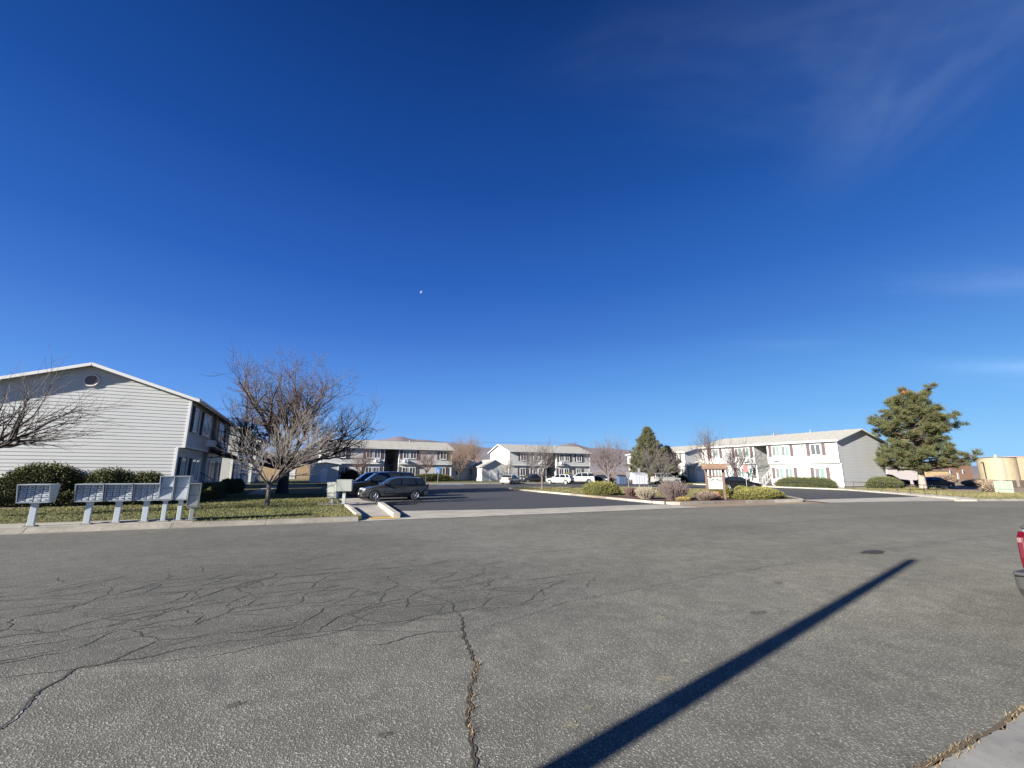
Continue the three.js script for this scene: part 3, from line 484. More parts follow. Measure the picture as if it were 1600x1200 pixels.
const Ee = apartment({ name: 'apartment_building', label: 'grey-white block in the far background, seen between the two rear buildings', s: 25.6, t: 82.5, turn: 0, wings: [[0, 6.6]], D: 8, floor: 2.6, eave: 2.75, ridge: 4.0, OV: .02, ends: [0, 1], items: [['w', 2.2, 0, 1.2], ['w', 5.2, 0, 1.2]], dark: () => 1 });
// single-storey storage annexes with a gable towards the street
function annex(B, x0, x1, z0, z1, door, h = 2.75, rise = 1.25) {
  const c = (x0 + x1) / 2, hw = (x1 - x0) / 2, sh = new THREE.Shape([[x0, 0], [x1, 0], [x1, h], [c, h + rise], [x0, h]].map(([x, y]) => new THREE.Vector2(x, y)));
  const g = new THREE.ExtrudeGeometry(sh, { depth: z1 - z0, bevelEnabled: false }); g.translate(0, 0, z0); part('annex_wall', uvm(g), mSiding, B);
  for (let y = .2; y < h + rise - .15; y += EX) { const hb = y < h ? hw : hw * (1 - (y - h) / rise), y1 = Math.min(y + EX, h + rise - .05), ht = y1 < h ? hw : hw * (1 - (y1 - h) / rise); const b = boardGeo(`x${x0}${hb.toFixed(3)},${ht.toFixed(3)}`, { b0: -hb + .05, b1: hb - .05, t0: -ht + .05, t1: ht - .05, h: y1 - y + .01, map: (a, yy, n) => [a, yy, n] }); part('siding_board', b, mSiding, B).position.set(c, y, z1 - .003); }
  const o = .3, sl = rise / hw, p = [[-hw - o, -o * sl], [0, rise], [hw + o, -o * sl], [hw + o, -o * sl + .13], [0, rise + .13], [-hw - o, -o * sl + .13]].map(([x, y]) => new THREE.Vector2(c + x, h + y));
  const r = new THREE.ExtrudeGeometry(new THREE.Shape(p), { depth: z1 - z0 + .5, bevelEnabled: false }); r.translate(0, 0, z0 - .1); part('annex_roof', uvm(r), mRoof, B);
  const len = Math.hypot(hw + o, (hw + o) * sl), a = Math.atan(sl), rk = [1, -1].map((k) => { const q = box(len, .17, .035); q.rotateZ(-k * a); q.translate(c + k * (hw + o) / 2, h + rise - (hw + o) * sl / 2 + .05, z1 + .42); return q; }); part('rake_board', M(rk), mTrim, B);
  part('trim', bx(x0 - .02, x0 + .09, 0, h, z1 - .05, z1 + .045), mTrim, B); part('trim', bx(x1 - .09, x1 + .02, 0, h, z1 - .05, z1 + .045), mTrim, B);
  const d = part('door', rbox(door[1], 2.05, .06, .01, 0, 1.02, 0), mTrim, B); d.position.set(door[0], .1, z1 + .03); part('handle', (() => { const q = new THREE.SphereGeometry(.035, 8, 6); q.translate(door[1] / 2 - .1, 1, .05); return q; })(), mGreyMetal, d);
}
annex(Bb, -5.3, -.4, -6, -.4, [-3, 1.7]);
annex(A, -1.4, 2.4, -2, 5.5, [.4, .9], 2.85, .3);
annex(thing('storage_shed', 'low white storage shed with a gable, behind the wooden sign', 'shed', 67.0, 62), 0, 8, -1.5, 1.6, [1.3, 1.8], 2.75, 1.75);
// ---------------------------------------------------------------- mailboxes
function mailUnit(label, s, t, turn, { w, y0, y1, cols, rows, tall = false, deep = .42, mat = mMailGrey, lean = 0, pale = false }) {
  const o = thing('mailbox_unit', label, 'mailbox', s, t, turn, 'grey mailbox units on pedestals', .135), h = y1 - y0, hood = tall ? .09 : .15;
  // case: side outline deeper at the top, shell of cheeks, hood and back
  const cheek = (x) => { const sh = new THREE.Shape([[hood, h], [-deep, h], [-deep + .14, 0], [0, 0]].map(([z, y]) => new THREE.Vector2(z, y))); const g = new THREE.ExtrudeGeometry(sh, { depth: .022, bevelEnabled: false }); g.rotateY(-Math.PI / 2); g.translate(x + .011, y0, 0); return g; };
  part('case', M([cheek(-w / 2 + .011), cheek(w / 2 - .011), bx(-w / 2 + .022, w / 2 - .022, y1 - .022, y1, -deep, hood), bx(-w / 2 + .022, w / 2 - .022, y0, y0 + .022, -deep + .15, .004), (() => { const g = box(w - .044, Math.hypot(h, .14) - .02, .02); g.rotateX(-Math.atan2(.14, h)); g.translate(0, (y0 + y1) / 2, -deep + .085); return g; })(), bx(-w / 2 + .022, w / 2 - .022, y0 + .022, y1 - .022, -.08, -.04)]), mat, o);
  const gw = (w - .05) / cols, gh = (h - .05) / rows;
  for (let j = 0; j < rows; j++) for (let i = 0; i < cols; i++) {
    const d = part('door', cached(`md${gw.toFixed(3)},${gh.toFixed(3)}`, () => rbox(gw - .024, gh - .02, .016, .004)), pale ? mMailPale : mMailDoor, o); d.position.set(-w / 2 + .025 + (i + .5) * gw, y0 + .025 + (j + .5) * gh, -.004);
    part('lock', cached('lk' + tall, () => tall ? M([box(.012, .03, .01, 0, .02, 0), box(.03, .012, .01, 0, -.05, 0)]) : box(.05, .02, .012)), mLock, d).position.set(tall ? gw * -.36 : .02, tall ? gh * .2 : -gh * .02, .012);
  }
  const pw = tall ? .12 : .15;
  part('pedestal', M([rbox(pw, y0 + .02, .11, .008, 0, (y0 + .02) / 2, -.16), bx(-.1, .1, y0 - .03, y0, -.25, -.06)]), pale ? mMailPale : mMailDoor, o);
  part('base_plate', M([rbox(tall ? .34 : .28, .03, .26, .006, 0, .015, -.15)]), mConcOld, o);
  for (const k of [-1, 1]) part('anchor_bolt', cyl(.012, .012, .035, k * .1, .025, -.06, 6), mGreyMetal, o);
  if (lean) o.rotation.z = lean;
  return o;
}
const CB = { w: .69, y0: .69, y1: 1.235, cols: 4, rows: 4 };
mailUnit('grey mailbox unit standing alone at the left end of the row', -7.12, 18.32, 0, { ...CB, w: .74, deep: .5 });
mailUnit('grey many-doored mailbox unit, first of the three that touch', -5.88, 18.4, 0, CB);
mailUnit('grey many-doored mailbox unit, middle of the three that touch', -5.165, 18.42, 0, CB);
mailUnit('grey many-doored mailbox unit joined to the tall parcel lockers', -4.455, 18.44, 0, CB);
mailUnit('tall two-door parcel locker next to the many-doored mailboxes', -3.955, 18.42, 0, { w: .4, y0: .69, y1: 1.48, cols: 1, rows: 2, tall: true, deep: .45 });
mailUnit('tall two-door parcel locker next to the turned pale locker', -3.54, 18.44, 0, { w: .4, y0: .69, y1: 1.48, cols: 1, rows: 2, tall: true, deep: .45 });
mailUnit('pale low two-door locker on a white post at the right end of the row', -3.17, 18.4, .12, { w: .34, y0: .45, y1: 1.24, cols: 1, rows: 2, tall: true, deep: .42, mat: mMailPale, pale: true });
mailUnit('pale mailbox unit beside the walkway, nearer the parked wagon', 2.2, 24.6, 2.9, { ...CB, w: .72, y0: .66, y1: 1.24, deep: .5, mat: mMailPale, pale: true });
mailUnit('tall pale parcel locker on the lawn side of the walkway mailboxes', 1.72, 25.3, 2.75, { w: .46, y0: .3, y1: 1.1, cols: 1, rows: 2, tall: true, deep: .45, mat: mMailPale, pale: true });
struct('pad', poly([[1.0, 24.6], [2.18, 24.4], [2.18, 25.9], [1.0, 26.0]], .137, .05), mConc, 'small concrete pad under the walkway mailboxes');

// ---------------------------------------------------------------- vehicles
function carShape(P0) {
  // side outline of the lower body, front to the right, with wheel arches
  const { L, r, fa, ra, gc = .2 } = P0, ar = r + .055, pts = [...P0.upper];
  const arch = (cx) => { const a0 = Math.asin(clamp((gc + .06 - r) / ar, -1, 1)); for (let k = 0; k <= 10; k++) { const a = Math.PI - a0 + (a0 - (Math.PI - a0)) * k / 10; pts.push([cx + Math.cos(a) * ar, r + Math.sin(a) * ar]); } };
  arch(ra); arch(fa);
  return pts;
}
function makeCar(name, label, s, t, turn, P0, col, opt = {}) {
  const o = thing(name, label, 'car', s, t, turn, opt.group ?? 'cars parked in the lot');
  const { L, W, H, belt, r, fa, ra, upper, roof } = P0, hl = L / 2;
  const hwid = (x, y) => { const q = clamp((Math.abs(x) / hl - .62) / .38); let w = W / 2 * (1 - (x > 0 ? .2 : .13) * q * q); w *= y > belt ? 1 - .25 * clamp((y - belt) / (H - belt)) : 1 - .06 * smooth(.55, .2, y) - .015 * smooth(.6, belt, y); return w; };
  const skin = (g, crown = .035) => { const p = g.attributes.position; for (let i = 0; i < p.count; i++) { const x = p.getX(i), y = p.getY(i), z = p.getZ(i); p.setZ(i, z * hwid(x, y)); if (y > belt * .6) p.setY(i, y + crown * (1 - z * z) - crown); const bow = .1 * z * z * smooth(.75, 1, Math.abs(x) / hl); p.setX(i, x - Math.sign(x) * bow); } return g; };
  const ext = (pts, b = .1, bs = .03) => { const g = new THREE.ExtrudeGeometry(new THREE.Shape(pts.map(([x, y]) => new THREE.Vector2(x, y))), { depth: 2 - 2 * b, steps: 6, bevelEnabled: true, bevelThickness: b, bevelSize: bs, bevelOffset: -bs, bevelSegments: 3 }); g.translate(0, 0, -(1 - b)); return g; };
  const smoothed = (g) => { const q = new THREE.BufferGeometry(); const n = g.index ? g.toNonIndexed() : g; q.setAttribute('position', n.attributes.position); return toCreasedNormals(q, .62); };
  part('body', smoothed(skin(ext(carShape(P0)))), col, o);
  const lift = (pts, e) => { const cx = pts.reduce((a, p) => a + p[0], 0) / pts.length, cy = pts.reduce((a, p) => a + p[1], 0) / pts.length; return pts.map(([x, y]) => [cx + (x - cx) * e, cy + (y - cy) * e]); };
  part('cabin', smoothed(skin(ext(roof, .14, .05), .05)), col, o);
  // glass
  const sidePanes = P0.panes;
  for (const pts of sidePanes) for (const k of [-1, 1]) {
    const g = new THREE.ShapeGeometry(new THREE.Shape(pts.map(([x, y]) => new THREE.Vector2(x, y)))); const p = g.attributes.position; for (let i = 0; i < p.count; i++) p.setZ(i, k * (hwid(p.getX(i), p.getY(i) + .01) + .006)); g.computeVertexNormals(); part('side_window', g, mGlassDark, o);
  }
  const slab = (a, b, e0, e1, nm) => { // windscreen between two outline points
    const pos = [], n = 8, nx = (b[1] - a[1]), ny = -(b[0] - a[0]), Ln = Math.hypot(nx, ny), sgn = nx * (a[0] > 0 ? 1 : -1) > 0 ? 1 : -1, ox = sgn * nx / Ln * .014, oy = sgn * ny / Ln * .014;
    const at = (f, z) => { const x = lerp(a[0], b[0], f), y = lerp(a[1], b[1], f), hz = hwid(x, y) * z; return [x + ox, y + oy + .05 * (1 - z * z) - .05 + .012, hz]; };
    for (let i = 0; i < n; i++) { const z0 = lerp(-.86, .86, i / n), z1 = lerp(-.86, .86, (i + 1) / n); const A1 = at(e0, z0), B1 = at(e0, z1), C1 = at(e1, z0), D1 = at(e1, z1); pos.push(...A1, ...B1, ...C1, ...C1, ...B1, ...D1); }
    const g = new THREE.BufferGeometry(); g.setAttribute('position', new THREE.Float32BufferAttribute(pos, 3)); g.computeVertexNormals(); part(nm, g, mGlassDark, o);
  };
  slab(P0.ws[0], P0.ws[1], .1, .93, 'windshield'); slab(P0.rw[0], P0.rw[1], .16, .9, 'rear_window');
  // underbody, bumpers, lamps
  part('underbody', box(L * .9, .22, W * .82, 0, .32, 0), mTrimBlack, o);
  for (const k of [-1, 1]) {
    const zf = hwid(hl * .9, .6) * .74, zr = hwid(-hl * .95, .8) * .86;
    const hp = new THREE.SphereGeometry(1, 14, 10); hp.scale(.2, .075, .19); hp.rotateY(k * -.5); hp.translate(P0.lampF[0], P0.lampF[1], k * zf); part('headlight', hp, mLampClear, o);
    const am = new THREE.SphereGeometry(1, 10, 8); am.scale(.1, .04, .05); am.translate(P0.lampF[0] - .16, P0.lampF[1] - .02, k * (zf + .13)); part('turn_signal', am, mLampAmber, o);
    const tp = rbox(.1, P0.tailH ?? .24, .17, .03, -hl + .09, P0.lampR, k * zr); part('taillight', tp, mLampRed, o);
    const mir = rbox(.1, .13, .19, .04, P0.ws[0][0] - .28, belt + .07, k * (W / 2 + .06)); part('mirror', mir, opt.mirror ?? col, o);
    for (const hx of P0.handles) part('door_handle', rbox(.17, .03, .03, .012, hx, belt - .12, k * (hwid(hx, belt - .12) + .014)), opt.handle ?? col, o);
    part('side_moulding', rbox(fa - ra - 2 * r - .25, .055, .02, .008, (fa + ra) / 2, .5, k * (hwid(0, .5) + .006)), opt.cladding ?? mTrimBlack, o);
    for (const hx of P0.seams ?? []) part('door_gap', box(.012, belt - .3, .008, hx, (belt + .3) / 2, k * (hwid(hx, .6) + .001)), mTrimBlack, o);
  }
  part('front_bumper', skin(ext([[hl - .32, .24], [hl - .02, .27], [hl + .015, .42], [hl - .0, .5], [hl - .32, .5]], .1, .02), 0), opt.bumper ?? col, o);
  part('rear_bumper', skin(ext([[-hl + .3, .28], [-hl + .3, .55], [-hl, .57], [-hl - .02, .45], [-hl + .02, .3]], .1, .02), 0), opt.bumper ?? col, o);
  part('grille', rbox(.04, .1, W * .36, .015, hl - .02, .6, 0), mTrimBlack, o);
  part('license_plate', box(.015, .13, .3, -hl - .015, .72, 0), mPlate, o); if (opt.front) part('license_plate', box(.015, .12, .3, hl + .03, .43, 0), mPlate, o);
  if (opt.rack) part('roof_rack', M([-1, 1].flatMap((k) => [bar(V(.1, H + .035, k * W * .33), V(-1.6, H + .02, k * W * .33), .016), bar(V(.1, H - .03, k * W * .33), V(.1, H + .035, k * W * .33), .014), bar(V(-1.6, H - .05, k * W * .33), V(-1.6, H + .02, k * W * .33), .014)])), mTrimBlack, o);
  // wheels
  const tyre = cached('ty' + r, () => { const p = [[r * .64, -.1], [r * .9, -.105], [r * .985, -.085], [r, -.05], [r, .05], [r * .985, .085], [r * .9, .105], [r * .64, .1]].map(([a, b]) => new THREE.Vector2(a, b)); const g = new THREE.LatheGeometry(p, 28); g.rotateX(Math.PI / 2); return g; });
  const rim = cached('rm' + r, () => { const l = []; const ring = new THREE.TorusGeometry(r * .63, .022, 6, 26); ring.translate(0, 0, .075); l.push(ring); const disc = new THREE.CylinderGeometry(r * .62, r * .62, .02, 26); disc.rotateX(Math.PI / 2); disc.translate(0, 0, -.02); for (let k = 0; k < 6; k++) { const sp = rbox(r * .5, r * .15, .035, .01, r * .34, 0, .055); sp.rotateZ(k * Math.PI / 3); l.push(sp); } const hub = cyl(r * .17, r * .15, .05, 0, 0, 0, 14); hub.rotateX(Math.PI / 2); hub.translate(0, 0, .03); l.push(hub); return M(l); });
  const drum = cached('dr' + r, () => { const g = new THREE.CylinderGeometry(r * .62, r * .62, .02, 22); g.rotateX(Math.PI / 2); return g; });
  for (const x of [fa, ra]) for (const k of [-1, 1]) {
    const w = new THREE.Group(); w.name = 'wheel'; w.position.set(x, r, k * (W / 2 - .115)); if (k < 0) w.rotation.y = Math.PI; o.add(w);
    part('tyre', tyre, mRubber, w); part('rim', rim, opt.rim ?? mRim, w); part('brake_drum', drum, mTrimBlack, w).position.z = -.01;
  }
  return o;
}
const WAGON = { L: 4.5, W: 1.72, H: 1.46, belt: .95, r: .31, fa: 1.37, ra: -1.3, upper: [[2.08, .24], [2.22, .4], [2.23, .56], [2.14, .7], [1.95, .78], [1.5, .87], [1.05, .95], [-2.1, 1.0], [-2.2, .86], [-2.24, .6], [-2.16, .3]], roof: [[1.12, .9], [.86, 1.07], [.3, 1.37], [-.2, 1.455], [-.9, 1.46], [-1.7, 1.42], [-1.95, 1.27], [-2.15, .92]], panes: [[[.72, .98], [.3, 1.3], [.0, 1.385], [-.28, 1.39], [-.28, .98]], [[-.36, .98], [-.36, 1.39], [-1.12, 1.385], [-1.3, .985]], [[-1.4, .99], [-1.22, 1.38], [-1.66, 1.36], [-1.93, 1.06], [-1.95, 1.0]]], ws: [[1.12, .92], [.28, 1.38]], rw: [[-2.12, .98], [-1.74, 1.42]], lampF: [1.98, .69], lampR: .85, tailH: .34, handles: [-.12, -1.15], seams: [.82, -.32, -1.3] };
const SEDAN = { ...WAGON, L: 4.6, H: 1.43, upper: [[2.12, .24], [2.27, .4], [2.28, .56], [2.18, .68], [1.95, .76], [1.0, .94], [-1.5, 1.0], [-2.15, .98], [-2.26, .86], [-2.28, .5], [-2.16, .3]], roof: [[1.1, .9], [.3, 1.36], [-.2, 1.43], [-.8, 1.41], [-1.2, 1.28], [-1.75, .95]], panes: [[[.7, .97], [.25, 1.3], [-.28, 1.37], [-.28, .97]], [[-.36, .97], [-.36, 1.37], [-.8, 1.345], [-1.12, 1.22], [-1.42, .99]]], rw: [[-1.78, .97], [-1.1, 1.34]], handles: [-.1, -1.05], seams: [.8, -.32, -1.2], lampR: .82 };
const SUVP = { L: 4.75, W: 1.86, H: 1.8, belt: 1.14, r: .37, fa: 1.42, ra: -1.38, gc: .28, upper: [[2.2, .34], [2.34, .5], [2.36, .8], [2.26, .98], [1.2, 1.12], [-2.26, 1.17], [-2.36, 1.0], [-2.37, .6], [-2.28, .38]], roof: [[1.25, 1.06], [.5, 1.66], [.2, 1.74], [-.8, 1.8], [-2.0, 1.74], [-2.2, 1.55], [-2.32, 1.1]], panes: [[[.92, 1.17], [.42, 1.6], [-.2, 1.69], [-.2, 1.17]], [[-.29, 1.17], [-.29, 1.69], [-1.12, 1.68], [-1.2, 1.17]], [[-1.29, 1.17], [-1.22, 1.68], [-2.0, 1.64], [-2.15, 1.2]]], ws: [[1.25, 1.09], [.44, 1.7]], rw: [[-2.3, 1.16], [-2.1, 1.68]], lampF: [2.14, .88], lampR: 1.0, tailH: .36, handles: [-.05, -1.0], seams: [.95, -.25, -1.22] };
const HATCH = { ...WAGON, L: 4.35, H: 1.5, W: 1.76, r: .32, upper: WAGON.upper.map(([x, y]) => [x * .965, y]), roof: WAGON.roof.map(([x, y]) => [x * .96, y + (y > 1.1 ? .04 : 0)]), panes: WAGON.panes.map((q) => q.map(([x, y]) => [x * .96, y + (y > 1.1 ? .035 : 0)])), ws: [[1.08, .92], [.27, 1.42]], rw: [[-2.04, .98], [-1.67, 1.46]], lampF: [1.9, .69] };
const BACK = Math.PI;                                       // nose to the left (-s)
const pGrey = paint(.036, .039, .039), pBlack = paint(.007, .007, .008, { clearcoat: .35, roughness: .45 }), pNavy = paint(.014, .022, .06), pWhite = paint(.68, .68, .66, { metalness: 0 }), pBeige = paint(.5, .46, .38, { metalness: .1 }), pSilver = paint(.36, .35, .32), pDark = paint(.02, .02, .028), pCream = paint(.58, .57, .53, { metalness: .05 });
makeCar('station_wagon', 'grey station wagon parked nose to the walkway, nearest of the left row', 5.62, 29.5, BACK, WAGON, pGrey, { rack: true, front: true }).scale.x = .95;
makeCar('parked_car', 'black sport utility vehicle parked right behind the grey station wagon', 5.35, 32.7, BACK, SUVP, pBlack);
makeCar('parked_car', 'dark blue car parked third in the left row', 5.1, 35.9, BACK, SUVP, pNavy);
makeCar('parked_car', 'black sport utility vehicle parked farthest back in the left row', 5.9, 39.2, BACK, { ...SUVP, H: 1.86 }, pBlack);
makeCar('parked_car', 'cream sedan seen from behind, left of the white hatchback', 28.6, 60.2, .7, SEDAN, pBeige);
makeCar('parked_car', 'white hatchback with a dark rear bumper, middle of the rear row', 36.6, 59.3, 2.2, HATCH, pWhite, { bumper: mTrimBlack });
makeCar('parked_car', 'cream white sport utility vehicle with roof rack, rear row', 41.7, 61.2, 2.55, SUVP, pCream, { rack: true });
makeCar('parked_car', 'dark sedan partly hidden behind the cream sport utility vehicle', 45.8, 61.4, 2.0, SEDAN, pDark);
makeCar('parked_car', 'silver sport utility vehicle in front of the conical evergreen', 53.4, 54.2, -.25, { ...SUVP, H: 1.66 }, pSilver);
makeCar('parked_car', 'dark grey car standing in the shade before the rear building', 35.6, 66.4, Math.PI, HATCH, pDark);
makeCar('parked_car', 'black sedan parked beyond the wooden sign', 43.6, 33.6, -.55, SEDAN, pBlack, { cladding: pBlack });
makeCar('parked_car', 'black sedan parked beside the pine trunk, nose to the right', 76, 29.2, -.35, SEDAN, pBlack, { group: 'cars beyond the pine' });
makeCar('parked_car', 'dark sport utility vehicle partly hidden behind the pine trunk', 74, 33.5, -.9, SUVP, pBlack, { group: 'cars beyond the pine' });

// pickup at the right edge, seen by its rear corner
{
  const T = thing('pickup_truck', 'silver grey pickup truck at the right edge, its red tail lamp showing', 'pickup', 8.24, 1.42, 0), body = paint(.2, .198, .185), R = .4, hw = 1.0; T.scale.y = .93;
  const bed = new THREE.Shape([[0, .55], [.02, 1.05], [.06, 1.24], [2.0, 1.24], [2.0, .55]].map(([x, y]) => new THREE.Vector2(x, y)));
  for (const k of [-1, 1]) {
    const arch = []; const pts = [[.0, .58], [-.03, .9], [.0, 1.12], [.04, 1.22], [2.05, 1.22], [2.05, .5]]; for (let i = 0; i <= 10; i++) { const a = Math.PI * i / 10; arch.push([1.15 + Math.cos(a) * (R + .07), .42 + Math.sin(a) * (R + .07)]); }
    const sh = new THREE.Shape([...pts, ...arch].map(([x, y]) => new THREE.Vector2(x, y))); const g = new THREE.ExtrudeGeometry(sh, { depth: .1, bevelEnabled: true, bevelThickness: .035, bevelSize: .03, bevelOffset: -.03, bevelSegments: 3 }); g.translate(0, 0, k > 0 ? hw - .14 : -hw + .04); part('bed_side', g, body, T);
    part('bed_rail_cap', rbox(2.05, .04, .14, .015, 1.03, 1.235, k * (hw - .08)), mTrimBlack, T);
    const lens = new THREE.Shape([[-.05, .72], [-.075, .85], [-.06, 1.1], [.0, 1.16], [.15, 1.14], [.11, .8], [.03, .72]].map(([x, y]) => new THREE.Vector2(x, y))); const lg = new THREE.ExtrudeGeometry(lens, { depth: .03, bevelEnabled: true, bevelThickness: .02, bevelSize: .018, bevelSegments: 3 }); lg.translate(0, 0, k > 0 ? hw - .03 : -hw); const tl = part('taillight', lg, mLampRed, T);
    part('reverse_lamp', rbox(.05, .07, .05, .015, -.06, 1.07, k * (hw - .005)), std(C(.16, .1, .1), .3), tl);
  }
  part('tailgate', rbox(.09, .64, 1.74, .03, .01, .9, 0), body, T); part('tailgate_handle', rbox(.03, .07, .26, .012, -.045, 1.06, 0), mTrimBlack, T); part('license_plate', box(.012, .14, .3, -.55, .58, 0), mPlate, T);
  const bsh = new THREE.Shape([[-.2, .52], [-.22, .66], [-.16, .69], [.1, .69], [.1, .52], [.0, .42], [-.12, .42]].map(([x, y]) => new THREE.Vector2(x, y))); const bg = new THREE.ExtrudeGeometry(bsh, { depth: 1.9, steps: 8, bevelEnabled: true, bevelThickness: .05, bevelSize: .02, bevelSegments: 2 }); bg.translate(0, 0, -.95); { const p = bg.attributes.position; for (let i = 0; i < p.count; i++) { const z = p.getZ(i); p.setX(i, p.getX(i) - .3 + .1 * Math.pow(Math.abs(z), 3)); } } bg.computeVertexNormals(); part('rear_bumper', bg, std(C(.12, .12, .115), .35, { metalness: .6 }), T);
  part('bumper_step', rbox(.3, .05, 1.96, .015, -.36, .7, 0), mTrimBlack, T); part('tow_hitch', M([rbox(.3, .07, .07, .01, -.55, .42, 0), cyl(.03, .03, .1, -.66, .45, 0, 8)]), mTrimBlack, T);
  part('bed_floor', bx(.05, 2.05, .62, .68, -.9, .9), mTrimBlack, T); part('frame_rail', M([bx(-.05, 5, .4, .55, -.5, -.4), bx(-.05, 5, .4, .55, .4, .5)]), mTrimBlack, T);
  const cab = new THREE.Shape([[2.08, .42], [2.08, 1.22], [2.18, 1.8], [2.5, 1.9], [3.7, 1.88], [4.4, 1.26], [5.6, 1.14], [5.72, .95], [5.72, .42]].map(([x, y]) => new THREE.Vector2(x, y))); const cg = new THREE.ExtrudeGeometry(cab, { depth: 1.8, bevelEnabled: true, bevelThickness: .08, bevelSize: .05, bevelOffset: -.05, bevelSegments: 3 }); cg.translate(0, 0, -.9); { const p = cg.attributes.position; for (let i = 0; i < p.count; i++) if (p.getY(i) > 1.25) p.setZ(i, p.getZ(i) * .86); } part('cab', cg, body, T);
  for (const k of [-1, 1]) for (const q of [[[2.3, 1.3], [2.36, 1.74], [3.0, 1.78], [3.0, 1.3]], [[3.1, 1.3], [3.1, 1.78], [3.62, 1.76], [4.1, 1.32]]]) { const g = new THREE.ShapeGeometry(new THREE.Shape(q.map(([x, y]) => new THREE.Vector2(x, y)))); g.translate(0, 0, k * .87); part('side_window', g, mGlassDark, T); }
  part('rear_window', box(.02, .42, 1.3, 2.09, 1.53, 0), mGlassDark, T);
  const tg = (() => { const p = [[R * .6, -.12], [R * .97, -.11], [R, -.07], [R, .07], [R * .97, .11], [R * .6, .12]].map(([a, b]) => new THREE.Vector2(a, b)); const g = new THREE.LatheGeometry(p, 28); g.rotateX(Math.PI / 2); return g; })(), rg = (() => { const g = new THREE.CylinderGeometry(R * .6, R * .6, .16, 24); g.rotateX(Math.PI / 2); return g; })();
  for (const x of [1.15, 4.75]) for (const k of [-1, 1]) { const w = new THREE.Group(); w.name = 'wheel'; w.position.set(x, R + .006, k * .84); T.add(w); part('tyre', tg, mRubber, w); part('rim', rg, mRim, w); }
}

// ---------------------------------------------------------------- signs and street furniture
{ // wooden entrance sign under its own little shingled roof
  const o = thing('entrance_sign', 'white entrance sign between red-brown posts under a small shingled roof', 'sign', 24.6, 20.6, 0, undefined, .11);
  o.rotation.y = -.8; o.scale.setScalar(.95);
  for (const x of [-.53, .53]) part('post', M([rbox(.15, 2.0, .15, .015, x, 1.0, 0)]).clone(), mWood, o);
  o.children.forEach((c) => { c.geometry = uvm(c.geometry); });
  part('crossbeam', uvm(M([rbox(.91, .09, .1, .01, 0, 1.53, 0)])), mWood, o); part('header_beam', uvm(M([rbox(1.4, .1, .2, .01, 0, 2.03, 0)])), mWood, o);
  part('roof', uvm((() => { const sh = new THREE.Shape([[-.55, 0], [0, .3], [.55, 0], [.55, .05], [0, .36], [-.55, .05]].map(([x, y]) => new THREE.Vector2(x, y))); const g = new THREE.ExtrudeGeometry(sh, { depth: 1.62, bevelEnabled: false }); g.rotateY(Math.PI / 2); g.translate(-.81, 2.06, 0); return g; })()), std(C(.3, .2, .14), .9, { map: shingleMap }), o);
  part('roof_edge', M([bx(-.82, .82, 2.02, 2.12, .55, .585)]), mWood, o);
  const bshape = new THREE.Shape(); bshape.moveTo(-.44, .7); bshape.lineTo(.44, .7); bshape.lineTo(.44, 1.32); bshape.quadraticCurveTo(0, 1.56, -.44, 1.32); const bgeo = new THREE.ExtrudeGeometry(bshape, { depth: .05, bevelEnabled: true, bevelThickness: .01, bevelSize: .01, bevelSegments: 2 }); bgeo.translate(0, 0, -.025); const board = part('sign_board', bgeo, std(C(.4, .42, .385), .6), o);
  // arched row of dark letters, too small in the photograph to be read, with thin lines of small print below
  const r = rngOf(4), let1 = [], let2 = []; for (let k = 0; k < 11; k++) { if (k === 5) continue; const f = (k - 5) / 5, a = f * .42, g = M([bx(-.03, -.012, 0, .1, 0, .012), bx(.012, .03, 0, .1, 0, .012), bx(-.012, .012, r() * .06, .02 + r() * .07, 0, .012)]); g.rotateZ(-a); g.translate(f * .36, 1.29 - .11 * f * f, .036); let1.push(g); } let1.push(bx(-.2, .2, 1.21, 1.23, .036, .044)); part('lettering', M(let1), std(C(.03, .05, .05), .6), board);
  for (let j = 0; j < 4; j++) { let x = -.34; while (x < .34) { const w = .04 + r() * .08; let2.push(bx(x, Math.min(.36, x + w), 1.06 - j * .1, 1.09 - j * .1, .036, .041)); x += w + .03; } } part('small_print', M(let2), std(C(.2, .24, .23), .6), board);
}
function signPost(label, s, t, h, pw, ph, col, turn = 0, y = .1) { const o = thing('road_sign', label, 'sign', s, t, turn, undefined, y); part('post', cyl(.032, .032, h, 0, 0, 0, 8), mGreyMetal, o); part('panel', rbox(pw, ph, .02, .008, 0, h - ph / 2, .045), col, o); return o; }
{ const o = signPost('blue accessible parking sign on a thin post before the rear lawn', 19.2, 66.5, 2.4, .62, .95, std(C(.1, .28, .62), .5)); part('symbol', M([bx(-.1, -.04, 1.75, 2.15, .056, .06), bx(-.04, .12, 1.8, 1.86, .056, .06), (() => { const g = new THREE.TorusGeometry(.14, .025, 6, 20); g.translate(.02, 1.72, .058); return g; })()]), mWhiteMetal, o); }
signPost('small pale sign on a grey post at the back of the island', 33.8, 40.0, 1.75, .5, .6, std(C(.42, .43, .4), .6));
signPost('narrow sign on a thin post beside the pale dumpster', 35.2, 39.8, 2.2, .32, .5, std(C(.45, .47, .5), .6));
signPost('red and white stop sign post near the black sedan', 35.4, 26.4, 2.35, .4, .55, std(C(.42, .16, .15), .6), -.5);
{ const o = scene.children[scene.children.length - 1]; part('panel', rbox(.3, .35, .02, .006, 0, 1.45, .045), std(C(.62, .62, .6), .6), o); }
